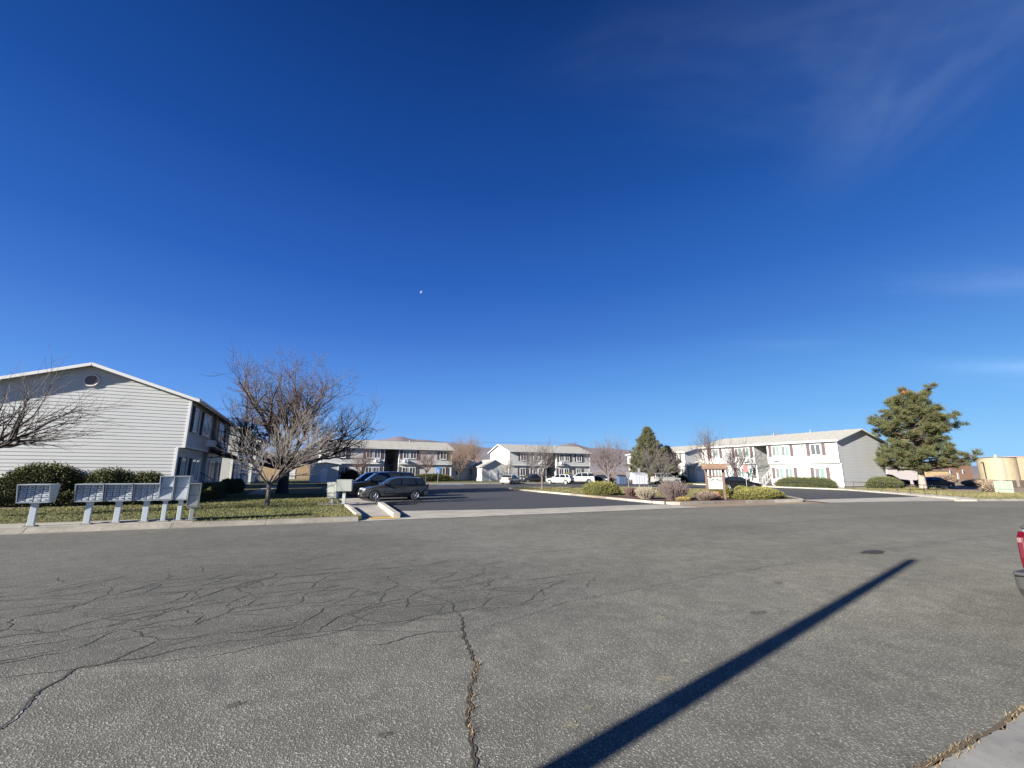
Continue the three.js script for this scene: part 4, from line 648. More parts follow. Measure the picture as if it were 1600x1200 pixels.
{ // dumpsters by the far lot
  const d = (label, s, t, w, h, dd, m, lid) => { const o = thing('dumpster', label, 'dumpster', s, t, -.35); const sh = new THREE.Shape([[-dd / 2, .12], [dd / 2, .12], [dd / 2, h * .86], [-dd / 2, h]].map(([x, y]) => new THREE.Vector2(x, y))); const g = new THREE.ExtrudeGeometry(sh, { depth: w, bevelEnabled: true, bevelThickness: .02, bevelSize: .02, bevelSegments: 1 }); g.rotateY(-Math.PI / 2); g.translate(w / 2, 0, 0); part('bin', g, m, o); part('lid', (() => { const q = box(w + .06, .05, dd + .12); q.rotateX(Math.atan2(h * .14, dd)); q.translate(0, h * .95, 0); return q; })(), lid, o); for (let k = -2; k <= 2; k++) part('rib', bx(k * w / 5 - .03, k * w / 5 + .03, .2, h * .8, dd / 2 + .02, dd / 2 + .07), m, o); for (const k of [-1, 1]) for (const q of [-1, 1]) part('caster', (() => { const c = cyl(.07, .07, .05, 0, 0, 0, 10); c.rotateZ(Math.PI / 2); c.translate(k * w * .4, .07, q * dd * .35); return c; })(), mRubber, o); };
  d('white dumpster standing in the lot beside the silver vehicle', 46.6, 52.6, 2.0, 1.75, 1.4, std(C(.4, .4, .43), .6), std(C(.34, .34, .37), .6));
  d('blue dumpster left of the white one', 44.0, 53.6, 1.2, 1.4, 1.1, std(C(.06, .09, .16), .6), mTrimBlack);
}
{ // green utility cabinet on the right-hand lawn
  const o = thing('utility_cabinet', 'pale green metal utility cabinet on the right-hand lawn', 'cabinet', 58.6, 17.6, -.55, undefined, .05), m = std(C(.3, .37, .27), .6);
  part('pad', uvm(box(1.2, .1, 1.0, 0, .05, 0)), mConc, o); part('skirt', rbox(.92, .3, .74, .02, 0, .24, 0), m, o); part('hood', rbox(.95, .74, .77, .03, 0, .77, 0), m, o); part('handle', rbox(.04, .12, .03, .008, .14, .7, .4), mGreyMetal, o); part('warning_label', box(.14, .1, .004, -.2, .9, .388), mYellow, o);
}
{ // black pipe railing along the right-hand walk, one bay after another
  const path = [[55.4, 44], [55.1, 36], [54.9, 33], [54, 28.8], [51.2, 25], [48.4, 21.3], [45.4, 18.2], [43.2, 15.9]];
  const o = thing('pipe_railing', 'thin black pipe railing along the right-hand walk', 'railing', 0, 0, 0, undefined, .12);
  for (let i = 0; i < path.length - 1; i++) { const [a, b] = [path[i], path[i + 1]], n = Math.max(1, Math.round(Math.hypot(b[0] - a[0], b[1] - a[1]) / 2)); for (let k = 0; k < n; k++) part('post', cached('rp', () => cyl(.022, .022, .8, 0, 0, 0, 6)), mBlackMetal, o).position.set(lerp(a[0], b[0], k / n) + .15, 0, -lerp(a[1], b[1], k / n)); part('rail', M([bar(P(a[0] + .15, .8, a[1]), P(b[0] + .15, .8, b[1]), .022)]), mBlackMetal, o); }
}
{ // utility pole behind the photographer; its shadow lies across the street
  const o = thing('utility_pole', 'tall wooden utility pole beside the near sidewalk, throwing the long shadow', 'pole', -5.55, .9, 0); part('shaft', uvm(M([cyl(.135, .095, 6.55, 0, 0, 0, 16)])), std(C(.2, .14, .09), .9, { map: woodMap }), o); part('cap', cyl(.1, .04, .05, 0, 6.55, 0, 16), mGreyMetal, o);
}
{ // wires far off above the roofs
  const o = thing('power_line', 'faint power lines high above the rear buildings', 'power line', 0, 0), pole = (s, t) => { part('pole', cyl(.2, .13, 21, s, 0, -t, 8), mWood, o); part('crossarm', bx(s - 1.3, s + 1.3, 19.6, 19.8, -t - .06, -t + .06), mWood, o); };
  const ends = [[-190, 262], [155, 232]]; for (const [s, t] of ends) pole(s, t);
  for (const [y, dz] of [[19.9, -1], [19.9, 1], [16.5, 0], [15.2, .3]]) { const pts = []; for (let k = 0; k <= 24; k++) { const f = k / 24; pts.push(V(lerp(-190, 155, f), y - 9 * f * (1 - f), -lerp(262, 232, f) + dz)); } part('wire', new THREE.TubeGeometry(new THREE.CatmullRomCurve3(pts), 48, .022, 4), mTrimBlack, o); }
}
// ---------------------------------------------------------------- buildings and yards far to the right
{
  const T = thing('storage_tank', 'large round tan storage tank at the far right', 'tank', 163, 49.3), m = std(C(.34, .28, .175), .7, { map: grain(256, 5, .86, 1, 12, 601) });
  part('shell', uvm((() => { const g = new THREE.CylinderGeometry(3.6, 3.6, 5.9, 56, 1, true); g.translate(0, 2.95, 0); return g; })()), m, T); part('roof', (() => { const g = new THREE.ConeGeometry(3.66, .4, 56); g.translate(0, 6.17, 0); return g; })(), m, T); part('top_ring', (() => { const g = new THREE.TorusGeometry(3.63, .06, 6, 56); g.rotateX(Math.PI / 2); g.translate(0, 5.88, 0); return g; })(), mGreyMetal, T); part('ladder', M([bar(V(-2.9, 0, 2.3), V(-2.9, 6.4, 2.3), .05), bar(V(-3.15, 0, 1.95), V(-3.15, 6.4, 1.95), .05), ...Array.from({ length: 14 }, (_, k) => bar(V(-2.9, .4 + k * .42, 2.3), V(-3.15, .4 + k * .42, 1.95), .025))]), mGreyMetal, T); part('roof_vent', cyl(.25, .2, .5, 0, 6.2, 0, 10), mWhiteMetal, T);
  const shed = (label, s, t, w, d, h, rise, m2, rf, turn = 0) => { const o = thing('warehouse', label, 'building', s, t, turn); part('wall', uvm(bx(-w / 2, w / 2, 0, h, -d / 2, d / 2)), m2, o); part('roof', (() => { const sh = new THREE.Shape([[-w / 2 - .3, h], [0, h + rise], [w / 2 + .3, h], [w / 2 + .3, h + .15], [0, h + rise + .2], [-w / 2 - .3, h + .15]].map(([x, y]) => new THREE.Vector2(x, y))); const g = new THREE.ExtrudeGeometry(sh, { depth: d + .4, bevelEnabled: false }); g.translate(0, 0, -d / 2 - .2); return g; })(), rf, o); for (let k = -1; k <= 1 && label.includes('house'); k++) { const f = part('window', box(1.6, 1.4, .12, k * w / 3.4, h * .5, d / 2 + .02), mFrame, o); part('pane', box(1.4, 1.2, .02, k * w / 3.4, h * .5, d / 2 + .09), mGlassDark, f); } part('door', box(1.2, 2.2, .1, w * .15, 1.1, d / 2 + .02), mSoffit, o); return o; };
  const pink = std(C(.5, .3, .21), .8, { map: dirtMap }), tan = std(C(.52, .4, .24), .8, { map: dirtMap }), brown = std(C(.2, .13, .11), .9);
  shed('long salmon-pink warehouse right of the tan tank', 205, 46, 46, 16, 6.6, .5, pink, std(C(.3, .2, .18), .8), 0);
  shed('salmon-pink warehouse peeking out left of the tan tank', 214, 84, 34, 14, 5.2, .5, pink, mRoof, 0);
  shed('low tan house with a brown roof beyond the pine', 128, 56, 16, 9, 2.5, 1.5, tan, brown, 1.2);
  shed('low pale house with a grey roof seen under the pine branches', 98, 46, 11, 8, 2.7, .9, std(C(.4, .36, .34), .8), mRoof, 1.3);
  shed('tan shed in the yard left of the rear building', -4.5, 118, 20, 9, 3, .8, tan, brown, 0);
  // low fence of the far yard
  const F = thing('yard_fence', 'low weathered board fence along the far right yard', 'fence', 0, 0); for (let k = 0; k < 44; k++) part('board', cached('fb', () => box(1.18, .95, .04, 0, .5, 0)), k % 5 === 2 ? std(C(.5, .42, .32), .9) : mDirt, F).position.set(84 + k * 1.25, 0, -(26 + k * .05));
  const G = thing('yard_fence', 'wire yard fence on posts far behind the big bare tree', 'fence', 0, 0); for (let k = 0; k < 14; k++) part('post', cached('fp', () => cyl(.05, .05, 1.3, 0, 0, 0, 6)), mGreyMetal, G).position.set(-14 + k * 1.8, 0, -96); for (const y of [.5, .9, 1.25]) part('rail', bar(P(-14, y, 96), P(9.4, y, 96), .025), mGreyMetal, G);
  const lamp = thing('gallows_post', 'dark bent pipe post standing before the tan tank', 'post', 118, 37.5); part('post', M([bar(V(0, 0, 0), V(0, 4.0, 0), .09), bar(V(0, 4.0, 0), V(-2.6, 4.05, .6), .07), bar(V(-2.6, 4.05, .6), V(-2.6, 3.7, .6), .05)]), mBlackMetal, lamp);
}
{ // half moon, far away
  const d = V(.20725, .38666, -.89863).normalize(), o = new THREE.Mesh(new THREE.SphereGeometry(33, 24, 16, 0, 1.5), std(C(.15, .19, .28), 1)); o.name = 'moon'; o.rotation.z = -.35; o.position.copy(d.multiplyScalar(9000)); o.userData = { label: 'small pale daytime half moon in the blue sky', category: 'moon' }; scene.add(o);
}
// ---------------------------------------------------------------- trees and shrubs
class Tubes {
  constructor() { this.p = []; this.n = []; this.i = []; }
  add(pts, rad, k) {
    const b = this.p.length / 3, t = V(0, 0, 0), u = V(0, 0, 0), w = V(0, 0, 0);
    pts.forEach((q, j) => {
      t.copy(pts[Math.min(j + 1, pts.length - 1)]).sub(pts[Math.max(j - 1, 0)]).normalize(); u.set(0, 1, 0); if (Math.abs(t.y) > .95) u.set(1, 0, 0); u.cross(t).normalize(); w.copy(t).cross(u);
      for (let a = 0; a < k; a++) { const c = Math.cos(a / k * 6.2832), s = Math.sin(a / k * 6.2832), nx = u.x * c + w.x * s, ny = u.y * c + w.y * s, nz = u.z * c + w.z * s; this.p.push(q.x + nx * rad[j], q.y + ny * rad[j], q.z + nz * rad[j]); this.n.push(nx, ny, nz); }
      if (j) for (let a = 0; a < k; a++) { const a0 = b + (j - 1) * k + a, a1 = b + (j - 1) * k + (a + 1) % k; this.i.push(a0, a1, a0 + k, a1, a1 + k, a0 + k); }
    });
  }
  geo() { const g = new THREE.BufferGeometry(); g.setAttribute('position', new THREE.Float32BufferAttribute(this.p, 3)); g.setAttribute('normal', new THREE.Float32BufferAttribute(this.n, 3)); g.setIndex(this.i); return g; }
}
const mBark = std(C(.085, .07, .062), .95, { map: barkMap }), mBarkPale = std(C(.27, .235, .2), .95, { map: barkMap });
function bareTree(label, s, t, o) {
  const { seed, fork, r, limbs, levels = 4, kids = [4, 4, 4, 3], len, elev = [.5, 1.3], trop = .12, wob = .22, lean = [0, 0], minR = .006, mats = [mBark, mBark, std(C(.2, .165, .145), .95)], bias = null, taperLen = .62, stem = 0 } = o;
  const T = thing('bare_tree', label, 'tree', s, t, 0, o.group ?? 'leafless deciduous trees', .1), R = rngOf(seed), out = [new Tubes(), new Tubes(), new Tubes()];
  const jit = (a) => V((R() - .5) * a, (R() - .5) * a, (R() - .5) * a);
  function grow(p, d, l, rad, lv) {
    const n = lv >= levels ? 3 : 5, pts = [p.clone()], rs = [rad], dir = d.clone().normalize(), nodes = [];
    for (let k = 0; k < n; k++) { dir.add(jit(wob * (1 + .25 * lv))).add(V(0, trop * (o.weep && lv > 1 ? -.4 : 1), 0)).normalize(); p = p.clone().addScaledVector(dir, l / n); pts.push(p); rs.push(Math.max(minR * .6, lerp(rad, rad * (lv >= levels ? .35 : .42), (k + 1) / n))); nodes.push([p, dir.clone(), rs[rs.length - 1]]); }
    out[lv === 1 ? 1 : lv === 0 ? 0 : lv === 2 ? 1 : 2].add(pts, rs, rad > .07 ? 8 : rad > .02 ? 5 : 3);
    if (lv >= levels) return;
    const q = kids[lv] ?? 3;
    for (let k = 0; k < q; k++) {
      const f = k === q - 1 ? .98 : lerp(.22, .95, (k + R() * .8) / q), at = Math.min(nodes.length - 1, Math.floor(f * nodes.length)), [np, nd, nr] = nodes[at];
      const side = V(R() - .5, R() - .35, R() - .5).cross(nd).normalize(), ang = k === q - 1 ? .2 : .45 + R() * .55, cd = nd.clone().multiplyScalar(Math.cos(ang)).addScaledVector(side, Math.sin(ang));
      if (cd.y < -.25) cd.y *= .2;
      grow(np, cd, l * lerp(taperLen * .75, taperLen * 1.15, R()), Math.max(minR, nr * (.62 + R() * .2)), lv + 1);
    }
  }
  const tip = V(lean[0] * fork, fork, lean[1] * fork), tp = [V(0, -.15, 0), V(0, .02, 0), V(lean[0] * fork * .2, fork * .25, 0), V(lean[0] * fork * .55, fork * .6, lean[1] * fork * .5), tip];
  out[0].add(tp, [r * 1.7, r * 1.4, r * 1.08, r, r * 1.02], 12);
  for (let k = 0; k < limbs; k++) {
    const az = o.az ? o.az[k % o.az.length] + (R() - .5) * .25 : k / limbs * 6.2832 + (R() - .5) * .7, e = o.low ? lerp(1.15, .34, Math.pow(Math.abs(Math.cos(az)), 1.5)) + (R() - .5) * .3 : lerp(elev[0], elev[1], R()), d = V(Math.cos(az) * Math.cos(e), Math.sin(e), -Math.sin(az) * Math.cos(e));
    let L = len * lerp(.8, 1.12, R()); if (bias) L *= bias(az); grow(tip.clone().add(V(0, -R() * stem, 0)), d, L, r * (o.limbR ?? 1) * lerp(.42, .62, R()), 1);
  }
  if (o.leader) grow(tip, V(lean[0] * .5, 1, 0), len * o.leader, r * .6, 1);
  part('trunk', uvm(out[0].geo()), mats[0], T); part('branches', uvm(out[1].geo()), mats[1], T); part('crown', out[2].geo(), mats[2], T);
  return T;
}
const twGrey = std(C(.1, .072, .062), .95), twPale = std(C(.27, .245, .225), .95), twMauve = std(C(.135, .115, .11), .95), twOrange = std(C(.175, .12, .085), .95), twRed = std(C(.12, .072, .062), .95);
// the big spreading tree behind the left lawn
bareTree('largest bare tree, wide and grey, rising behind the small pale tree on the left lawn', -1.05, 38, { seed: 71, fork: 1.9, r: .36, limbR: 1, low: true, limbs: 12, len: 4.55, levels: 5, kids: [0, 6, 5, 5, 3], elev: [.4, 1.2], trop: .075, wob: .36, az: [.1, .6, 1.3, 2.3, 3.0, 3.5, 4.4, 5.6, 6.0, 2.7, 1.9, 5.1], minR: .0105, mats: [mBark, mBark, twGrey], taperLen: .6, leader: 1 });
bareTree('small vase-shaped bare tree with pale bark on the left lawn', -1.3, 25, { seed: 12, fork: 1.0, r: .095, limbs: 8, len: 1.72, levels: 4, kids: [0, 6, 5, 4], elev: [.45, 1.1], trop: .08, wob: .22, minR: .006, az: [.1, .5, 5.9, 2.6, 3.4, 1.4], mats: [mBarkPale, mBarkPale, twPale], bias: (a) => Math.cos(a) > .2 ? 1.35 : .85, taperLen: .66 });
bareTree('bare tree leaning in from the left edge before the white gable', -12.3, 22.6, { seed: 33, fork: 1.6, r: .17, limbs: 6, len: 2.25, levels: 4, kids: [0, 6, 5, 4], elev: [.2, .72], trop: .05, wob: .22, lean: [.5, 0], minR: .007, az: [.0, .35, .9, 2.2, 5.9, 3.6], mats: [mBark, mBark, std(C(.13, .11, .1), .95)], bias: (a) => Math.cos(a) > .2 ? 1.25 : .8 });
// young trees of the lot
const young = (label, s, t, h, seed, m, pale = true, extra = {}) => bareTree(label, s, t, { seed, fork: h * .28, r: h * .018, limbs: 8, len: h * .4, levels: 4, kids: [0, 6, 5, 4], elev: [.4, 1.25], trop: .12, wob: .2, minR: .0075, mats: [pale ? mBarkPale : mBark, m, m], taperLen: .58, stem: h * .06, leader: .95, ...extra });
young('bare young tree with a whitish trunk at the narrow end of the island', 22.3, 39.5, 5.0, 101, twMauve);
young('bare young tree with a whitish trunk behind the yellow-green mound', 25.3, 32.6, 5.1, 102, twMauve);
young('low wide bare tree in front of the conical evergreen', 37.6, 38.8, 3.9, 103, twMauve, false, { elev: [.1, .75], len: 2.5, leader: .6 });
young('leafless tree with forked upright tops in front of the right-hand building', 50.5, 43.0, 8.6, 104, twGrey, false, { elev: [.75, 1.45], len: 3.3, limbs: 5 });
young('second leafless tree close to the black sedan', 53.2, 41.2, 6.4, 105, twGrey, false, { elev: [.6, 1.35], limbs: 6 });
young('reddish bare tree in front of the left wing of the rear block', 8.6, 72, 5.4, 106, twRed, false);
young('reddish bare tree in front of the right wing of the rear block', 18.9, 72.4, 5.6, 107, twRed, false);
young('orange-brown bare tree between the two rear buildings', 25.0, 73.5, 5.6, 108, twOrange, false, { len: 2.9, limbs: 10 });
young('tall orange-brown bare tree far behind the gap between the buildings', 38.5, 104, 10.5, 109, twOrange, false, { limbs: 10, len: 5 });
young('bushy orange-brown bare tree beside the bright white gable', 30.8, 90, 7.6, 110, twOrange, false, { limbs: 11, len: 4 });
young('slender bare tree standing against the bright white gable', 33.5, 71.5, 4.4, 111, twPale, true);
young('bare tree with a dark trunk to the left of the rear block', 1.9, 93, 7, 112, twRed, false);
young('distant bare tree rising behind the left-hand buildings', -9, 88, 9.5, 115, twGrey, false);
young('mauve bare tree right of the young island tree', 46.5, 60.5, 7.0, 113, twRed, false, { limbs: 10 });
young('distant bare tree whose top shows over the roof of the right-hand building', 95, 62, 12.5, 114, twMauve, false, { limbs: 9 });

function leafCloud(R, n, at, size, pal) {                   // many small leaf faces; at() -> [position, outward normal]
  const pos = new Float32Array(n * 9), col = new Float32Array(n * 9), a = V(0, 0, 0), b = V(0, 0, 0), nn = V(0, 0, 0);
  for (let k = 0; k < n; k++) {
    const [p, q] = at(k), l = size * (.55 + R() * .9), f = R(), v = .7 + R() * .6, c = [0, 1, 2].map((i) => lerp(pal[0][i], pal[1][i], f) * v);
    nn.copy(q).add(V((R() - .5) * 1.5, (R() - .5) * 1.5, (R() - .5) * 1.5)).normalize(); a.set(R() - .5, R() - .5, R() - .5).cross(nn).normalize().multiplyScalar(l * .32); b.copy(nn).multiplyScalar(l);
    pos.set([p.x - a.x, p.y - a.y, p.z - a.z, p.x + a.x, p.y + a.y, p.z + a.z, p.x + b.x, p.y + b.y, p.z + b.z], k * 9); for (let i = 0; i < 3; i++) col.set(c, k * 9 + i * 3);
  }
  const g = new THREE.BufferGeometry(); g.setAttribute('position', new THREE.BufferAttribute(pos, 3)); g.setAttribute('color', new THREE.BufferAttribute(col, 3)); g.computeVertexNormals(); return g;
}
const mLeaf = std(C(1, 1, 1), .85, { vertexColors: true });
function bush(label, s, t, rx, h, rz, seed, pal, n, o = {}) {
  const B = thing('shrub', label, 'shrub', s, t, o.turn ?? 0, o.group, .1), R = rngOf(seed), pw = o.flat ?? 2.4;
  const rad = (az, f) => 1 + (fbm(Math.cos(az) * 1.6 + 5, Math.sin(az) * 1.6 + f * 2 + 9, seed, 3) - .5) * (o.lump ?? .46);
  const surf = (az, f, e = 1) => { const w = Math.pow(Math.max(0, 1 - Math.pow(f, pw)), 1 / pw) * lerp(o.foot ?? .9, 1, smooth(0, .3, f)), q = rad(az, f) * e; return V(Math.cos(az) * rx * w * q, f * h * (.9 + .1 * q) * e, Math.sin(az) * rz * w * q); };
  const g = new THREE.BufferGeometry(), pos = [], idx = [], NA = 28, NF = 12; for (let j = 0; j <= NF; j++) for (let i = 0; i <= NA; i++) { const p = surf(i / NA * 6.2832, j / NF, .93); pos.push(p.x, p.y, p.z); if (j && i) { const a = (j - 1) * (NA + 1) + i - 1; idx.push(a, a + NA + 1, a + 1, a + 1, a + NA + 1, a + NA + 2); } } g.setAttribute('position', new THREE.Float32BufferAttribute(pos, 3)); g.setIndex(idx); g.computeVertexNormals();
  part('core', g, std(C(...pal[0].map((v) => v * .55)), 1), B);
  part('foliage', leafCloud(R, n, () => { const az = R() * 6.2832, f = Math.pow(R(), .8) * .995, p = surf(az, f, .92 + R() * R() * .17); return [p, V(p.x / rx / rx, (p.y - h * .25) / h / h * 1.5, p.z / rz / rz).normalize()]; }, o.leaf ?? .1, pal), mLeaf, B);
  return B;
}
function twigBush(label, s, t, rx, h, seed, col, n = 420, o = {}) {
  const B = thing('shrub', label, 'shrub', s, t, 0, 'clipped leafless shrubs in the mulch bed', .11), R = rngOf(seed), T = new Tubes();
  for (let k = 0; k < n; k++) { const az = R() * 6.2832, q = Math.sqrt(R()), x0 = Math.cos(az) * q * rx * .4, z0 = Math.sin(az) * q * rx * .4, top = h * (.75 + .25 * R()) * Math.sqrt(1 - .55 * q * q * q), x1 = Math.cos(az + (R() - .5) * .5) * q * rx, z1 = Math.sin(az + (R() - .5) * .5) * q * rx; if (k % 2) continue; const mid = V(lerp(x0, x1, .6) + (R() - .5) * .12, top * .5, lerp(z0, z1, .6) + (R() - .5) * .12), end = V(x1, top, z1); T.add([V(x0, 0, z0), mid, end], [.016, .012, .006], 3); for (let j = 0; j < 3; j++) { const b = mid.clone().lerp(end, R()); T.add([b, b.clone().add(V((R() - .5) * .3 * rx, R() * .25 * h, (R() - .5) * .3 * rx))], [.009, .005], 3); } }
  part('twigs', T.geo(), col, B); part('stems', (() => { const q = new Tubes(), R2 = rngOf(seed + 1); for (let k = 0; k < 12; k++) { const a = R2() * 6.28; q.add([V(Math.cos(a) * rx * .25, -.05, Math.sin(a) * rx * .25), V(Math.cos(a) * rx * .5, h * .45, Math.sin(a) * rx * .5)], [.025, .014], 5); } return q.geo(); })(), mBark, B);
}
const dk = [[.03, .038, .011], [.12, .12, .034]], ol = [[.09, .095, .025], [.24, .215, .055]], md = [[.045, .055, .02], [.135, .135, .048]];
bush('big dark clipped evergreen mound at the left edge before the white gable', -11.0, 28.9, 1.9, 1.95, 1.2, 1, dk, 18000, { leaf: .07, lump: .28, flat: 2.1, group: 'clipped evergreen mounds before the left building' });
bush('dark clipped evergreen mound, middle one before the white gable', -8.5, 28.8, 1.4, 1.72, 1.1, 2, dk, 14000, { leaf: .07, lump: .28, flat: 2.1, group: 'clipped evergreen mounds before the left building' });
bush('dark clipped evergreen mound nearest the building corner', -7.05, 28.7, 1.2, 1.55, 1.0, 3, dk, 14000, { leaf: .07, lump: .28, flat: 2.1, group: 'clipped evergreen mounds before the left building' });
bush('low dark hedge in front of the evergreen mounds at the left edge', -10.6, 28.2, 3.6, .72, .55, 4, dk, 16000, { leaf: .07, flat: 5 });
bush('dark hedge in the shade along the side of the left building', -4.8, 32.5, .75, .95, 2.9, 5, dk, 12000, { leaf: .07, flat: 4 });
bush('dark hedge in the shade beyond the stairs of the left building', -4.7, 41, .75, 1.05, 3.0, 6, dk, 10000, { leaf: .07, flat: 4 });
bush('rounded yellow-green mound at the driveway end of the island', 21.0, 28.1, 1.55, .98, 1.25, 7, ol, 10000, { leaf: .06 });
bush('long low yellow-green ground-hugging juniper at the street corner of the island', 28.2, 20.4, 2.6, .68, 1.2, 8, ol, 14000, { leaf: .06, turn: .08 });
bush('round yellow-green shrub behind the right post of the sign', 28.9, 24.0, .95, .85, .9, 9, ol, 7000, { leaf: .06 });
bush('small dome-shaped green shrub at the foot of the street sign post', 34.4, 26.2, .62, .6, .6, 10, ol, 4000, { leaf: .06 });
bush('low yellow-green shrub before the black sedan', 32.6, 23.4, 1.7, .62, 1.1, 11, ol, 7000, { leaf: .06 });
bush('small straw-coloured shrub at the curb corner of the island', 21.6, 20.5, .55, .22, .3, 12, [[.18, .13, .04], [.4, .3, .1]], 1800, { leaf: .06 });
bush('reddish shrub at the foot of the left sign post', 24.3, 20.45, .34, .48, .3, 13, [[.22, .1, .06], [.5, .27, .16]], 1200, { leaf: .07 });
bush('long clipped hedge under the windows of the right-hand building', 56.6, 34.4, .8, 1.25, 3.6, 14, md, 16000, { leaf: .07, flat: 3.4 });
bush('rounded clipped hedge at the corner below the pine', 61.5, 28.2, 3.4, 1.35, .95, 15, md, 16000, { leaf: .07, flat: 2.6 });
bush('dark hedge under the windows of the rear block, right wing', 20.8, 75.9, 3.6, 1.3, .9, 16, dk, 5000, { leaf: .13 });
bush('dark reddish shrub under the windows of the rear block, left wing', 7.4, 75.4, 1.3, 1.9, .9, 17, [[.03, .015, .012], [.07, .04, .03]], 2500, { leaf: .13 });
bush('dark hedge before the bright gabled rear block', 40.3, 74.6, 2.4, 1.3, .8, 18, dk, 3500, { leaf: .13 });
bush('green shrub at the corner of the block behind the evergreen', 64.4, 61.5, 1.5, 1.1, .9, 19, dk, 2500, { leaf: .13 });
bush('yellowish shrub between the white hatchback and the cream vehicle', 47.5, 74, 1.1, 1.5, .9, 20, ol, 2000, { leaf: .13 });
twigBush('small dark brown clipped leafless shrub in the mulch bed', 21.3, 25.0, .5, .7, 31, twRed, 260);
twigBush('pale straw-coloured clipped leafless shrub in the mulch bed', 20.3, 22.4, .76, .78, 32, std(C(.32, .27, .2), .95), 620);
twigBush('large reddish-grey clipped leafless shrub, tallest in the mulch bed', 21.5, 21.2, .95, 1.12, 33, std(C(.165, .125, .113), .95), 900);
twigBush('low brownish clipped leafless shrub beside the sign', 23.2, 20.3, .74, .55, 34, std(C(.23, .17, .135), .95), 480);

function conifer(kind, label, s, t, o) {
  const B = thing(kind, label, 'tree', s, t, 0, undefined, .08), R = rngOf(o.seed), tr = new Tubes(), lb = new Tubes(), puffs = [];
  const H = o.h; tr.add([V(0, -.2, 0), V(0, .1, 0), V(.05, H * .3, .02), V(.12, H * .62, 0), V(.1, H * .96, .05)], [o.r * 1.35, o.r * 1.15, o.r * .85, o.r * .45, .03], 12);
  for (let k = 0; k < o.limbs; k++) {
    const f = (k + R() * .7) / o.limbs, y = lerp(o.y0, H * .97, Math.pow(f, o.pw ?? 1)), L = o.prof(clamp((y - o.y0) / (H - o.y0))) * lerp(.72, 1.12, R()), az = k * 2.4 + (R() - .5) * .8, up = o.up(f), d = V(Math.cos(az), up, Math.sin(az)).normalize(), pts = [V(.08, y, 0)], dir = d.clone();
    for (let q = 1; q <= 6; q++) { dir.add(V((R() - .5) * .16, o.curl * .05, (R() - .5) * .16)).normalize(); pts.push(pts[q - 1].clone().addScaledVector(dir, L / 6)); }
    const r0 = o.r * .34 * Math.min(1, L / 3) + .015; lb.add(pts, pts.map((_, q) => lerp(r0, .012, q / 6)), 5);
    const np = Math.max(2, Math.round(L * o.dens)); for (let q = 0; q < np; q++) { const e = lerp(o.bare, 1, Math.pow((q + R()) / np, .8)), i = Math.min(5, Math.floor(e * 6)), p = pts[i].clone().lerp(pts[i + 1], e * 6 - i), w = o.spread * L * .16 * (1.15 - e * .5); p.add(V((R() - .5) * 2 * w, (R() - .2) * w * .8, (R() - .5) * 2 * w)); puffs.push([p, V(d.x * .6, .55 + R() * .4, d.z * .6).normalize(), lerp(.75, 1.2, R()) * o.puff]); if (R() < .5) lb.add([pts[i], p], [.022, .008], 3); }
  }
  puffs.push([V(.1, H, .05), V(0, 1, 0), o.puff * .8]);
  const N = o.needles, pos = new Float32Array(puffs.length * N * 9), col = new Float32Array(puffs.length * N * 9), a = V(0, 0, 0), n = V(0, 0, 0); let c = 0;
  for (const [p, d, sz] of puffs) { const tone = R(), dead = R() < (o.dead ?? 0); for (let k = 0; k < N; k++) { n.set(R() - .5, R() - .5, R() - .5).normalize().multiplyScalar(.95).addScaledVector(d, .75).normalize(); a.set(R() - .5, R() - .5, R() - .5).cross(n).normalize().multiplyScalar(sz * .042); const b0 = V((R() - .5) * sz * .6, (R() - .5) * sz * .5, (R() - .5) * sz * .6).add(p), l = sz * (.55 + R() * .55), v = .65 + R() * .7, q = dead ? [.3, .13, .05] : [0, 1, 2].map((i) => lerp(o.pal[0][i], o.pal[1][i], clamp(tone * .6 + R() * .4))); pos.set([b0.x - a.x, b0.y - a.y, b0.z - a.z, b0.x + a.x, b0.y + a.y, b0.z + a.z, b0.x + n.x * l, b0.y + n.y * l, b0.z + n.z * l], c); for (let i = 0; i < 3; i++) col.set(q.map((x) => x * v), c + i * 3); c += 9; } }
  const g = new THREE.BufferGeometry(); g.setAttribute('position', new THREE.BufferAttribute(pos, 3)); g.setAttribute('color', new THREE.BufferAttribute(col, 3)); g.computeVertexNormals();
  part('trunk', uvm(tr.geo()), o.bark ?? mBark, B); part('branches', uvm(lb.geo()), o.bark ?? mBark, B); part('crown', g, mLeaf, B);
  if (o.painted) part('painted_bark', uvm(cyl(o.r * 1.22, o.r * 1.0, o.painted, 0, .1, 0, 14)), std(C(.5, .43, .38), .9, { map: barkMap }), B);
  return B;
}
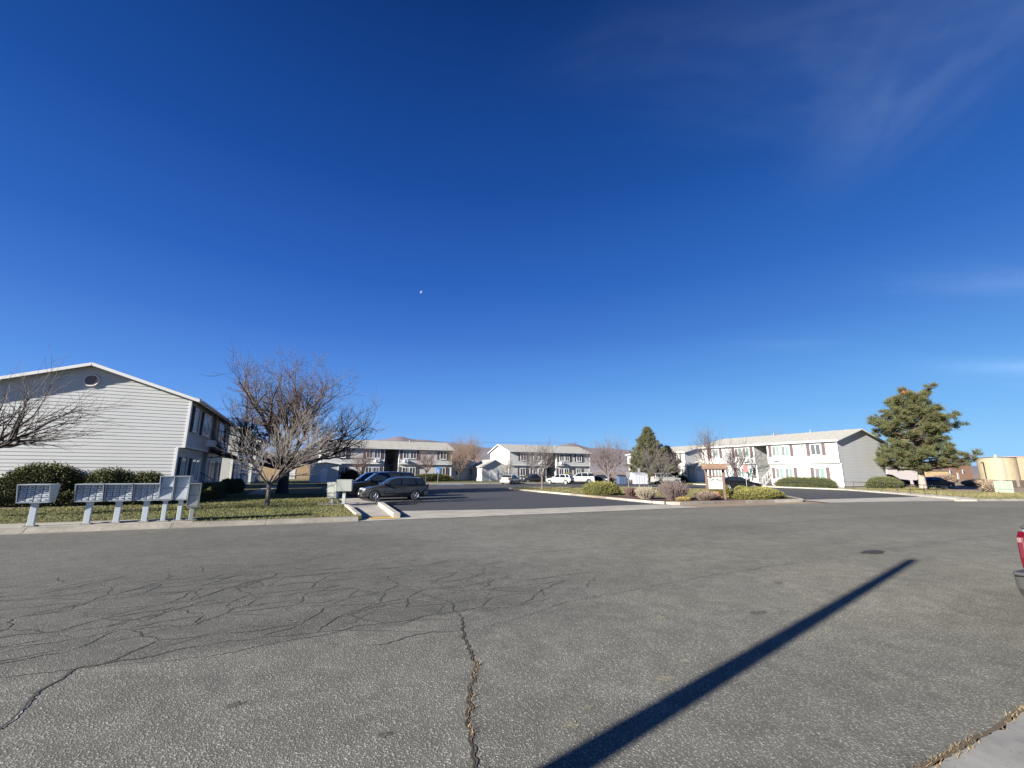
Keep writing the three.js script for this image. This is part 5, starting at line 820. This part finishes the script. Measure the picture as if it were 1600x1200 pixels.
conifer('pine_tree', 'broad spreading pine with a whitewashed trunk foot at the right', 65.4, 26.2, { seed: 5, h: 10.3, r: .31, y0: 1.95, limbs: 96, pw: .95, prof: (f) => 5.5 * Math.pow(Math.max(0, 1 - f * .94), .27) * (.8 + .2 * Math.sin(f * 14)) * smooth(-.3, .15, f), up: (f) => lerp(-.1, .6, f * Math.sqrt(f)), curl: 1.3, dens: 4.4, bare: .32, spread: 1.1, puff: .54, needles: 56, dead: .003, pal: [[.036, .045, .016], [.12, .118, .04]], painted: 1.5, bark: std(C(.19, .14, .11), .95, { map: barkMap }) });
conifer('spruce_tree', 'dense conical evergreen behind the silver vehicle', 53.2, 57.6, { seed: 8, h: 9.4, r: .22, y0: .5, limbs: 230, pw: .8, prof: (f) => 4.3 * (1 - Math.pow(f, 1.15)) + .2, up: (f) => lerp(.05, .5, f), curl: 1, dens: 4.6, bare: .35, spread: .8, puff: .46, needles: 26, pal: [[.04, .05, .02], [.125, .12, .05]] });
conifer('spruce_tree', 'smaller dark evergreen at the right flank of the conical one', 58.2, 58.4, { seed: 9, h: 6.2, r: .16, y0: .4, limbs: 110, prof: (f) => 2.6 * (1 - Math.pow(f, 1.6)) + .2, up: (f) => lerp(.2, .7, f), curl: 1, dens: 3.4, bare: .4, spread: .9, puff: .5, needles: 30, pal: [[.03, .042, .016], [.1, .1, .04]] });
bush('dry sagebrush clump near the utility cabinet', 66, 20.5, 1.6, .7, .9, 41, [[.1, .075, .05], [.26, .2, .13]], 1800, { leaf: .14, group: 'dry brush in the far yard' });
bush('long line of dry brush in the yard beyond the black sedan', 96, 31, 6, .8, 1.2, 42, [[.16, .115, .08], [.36, .27, .18]], 3500, { leaf: .2, lump: .7, group: 'dry brush in the far yard' });
bush('rounded dark brush beside the tan tank', 124, 46, 2.4, 1.5, 2, 43, [[.13, .09, .07], [.3, .22, .15]], 2000, { leaf: .25, lump: .6, group: 'dry brush in the far yard' });

scene.traverse((o) => { if (o.isMesh) { o.castShadow = true; o.receiveShadow = true; } });
renderer.render(scene, camera);
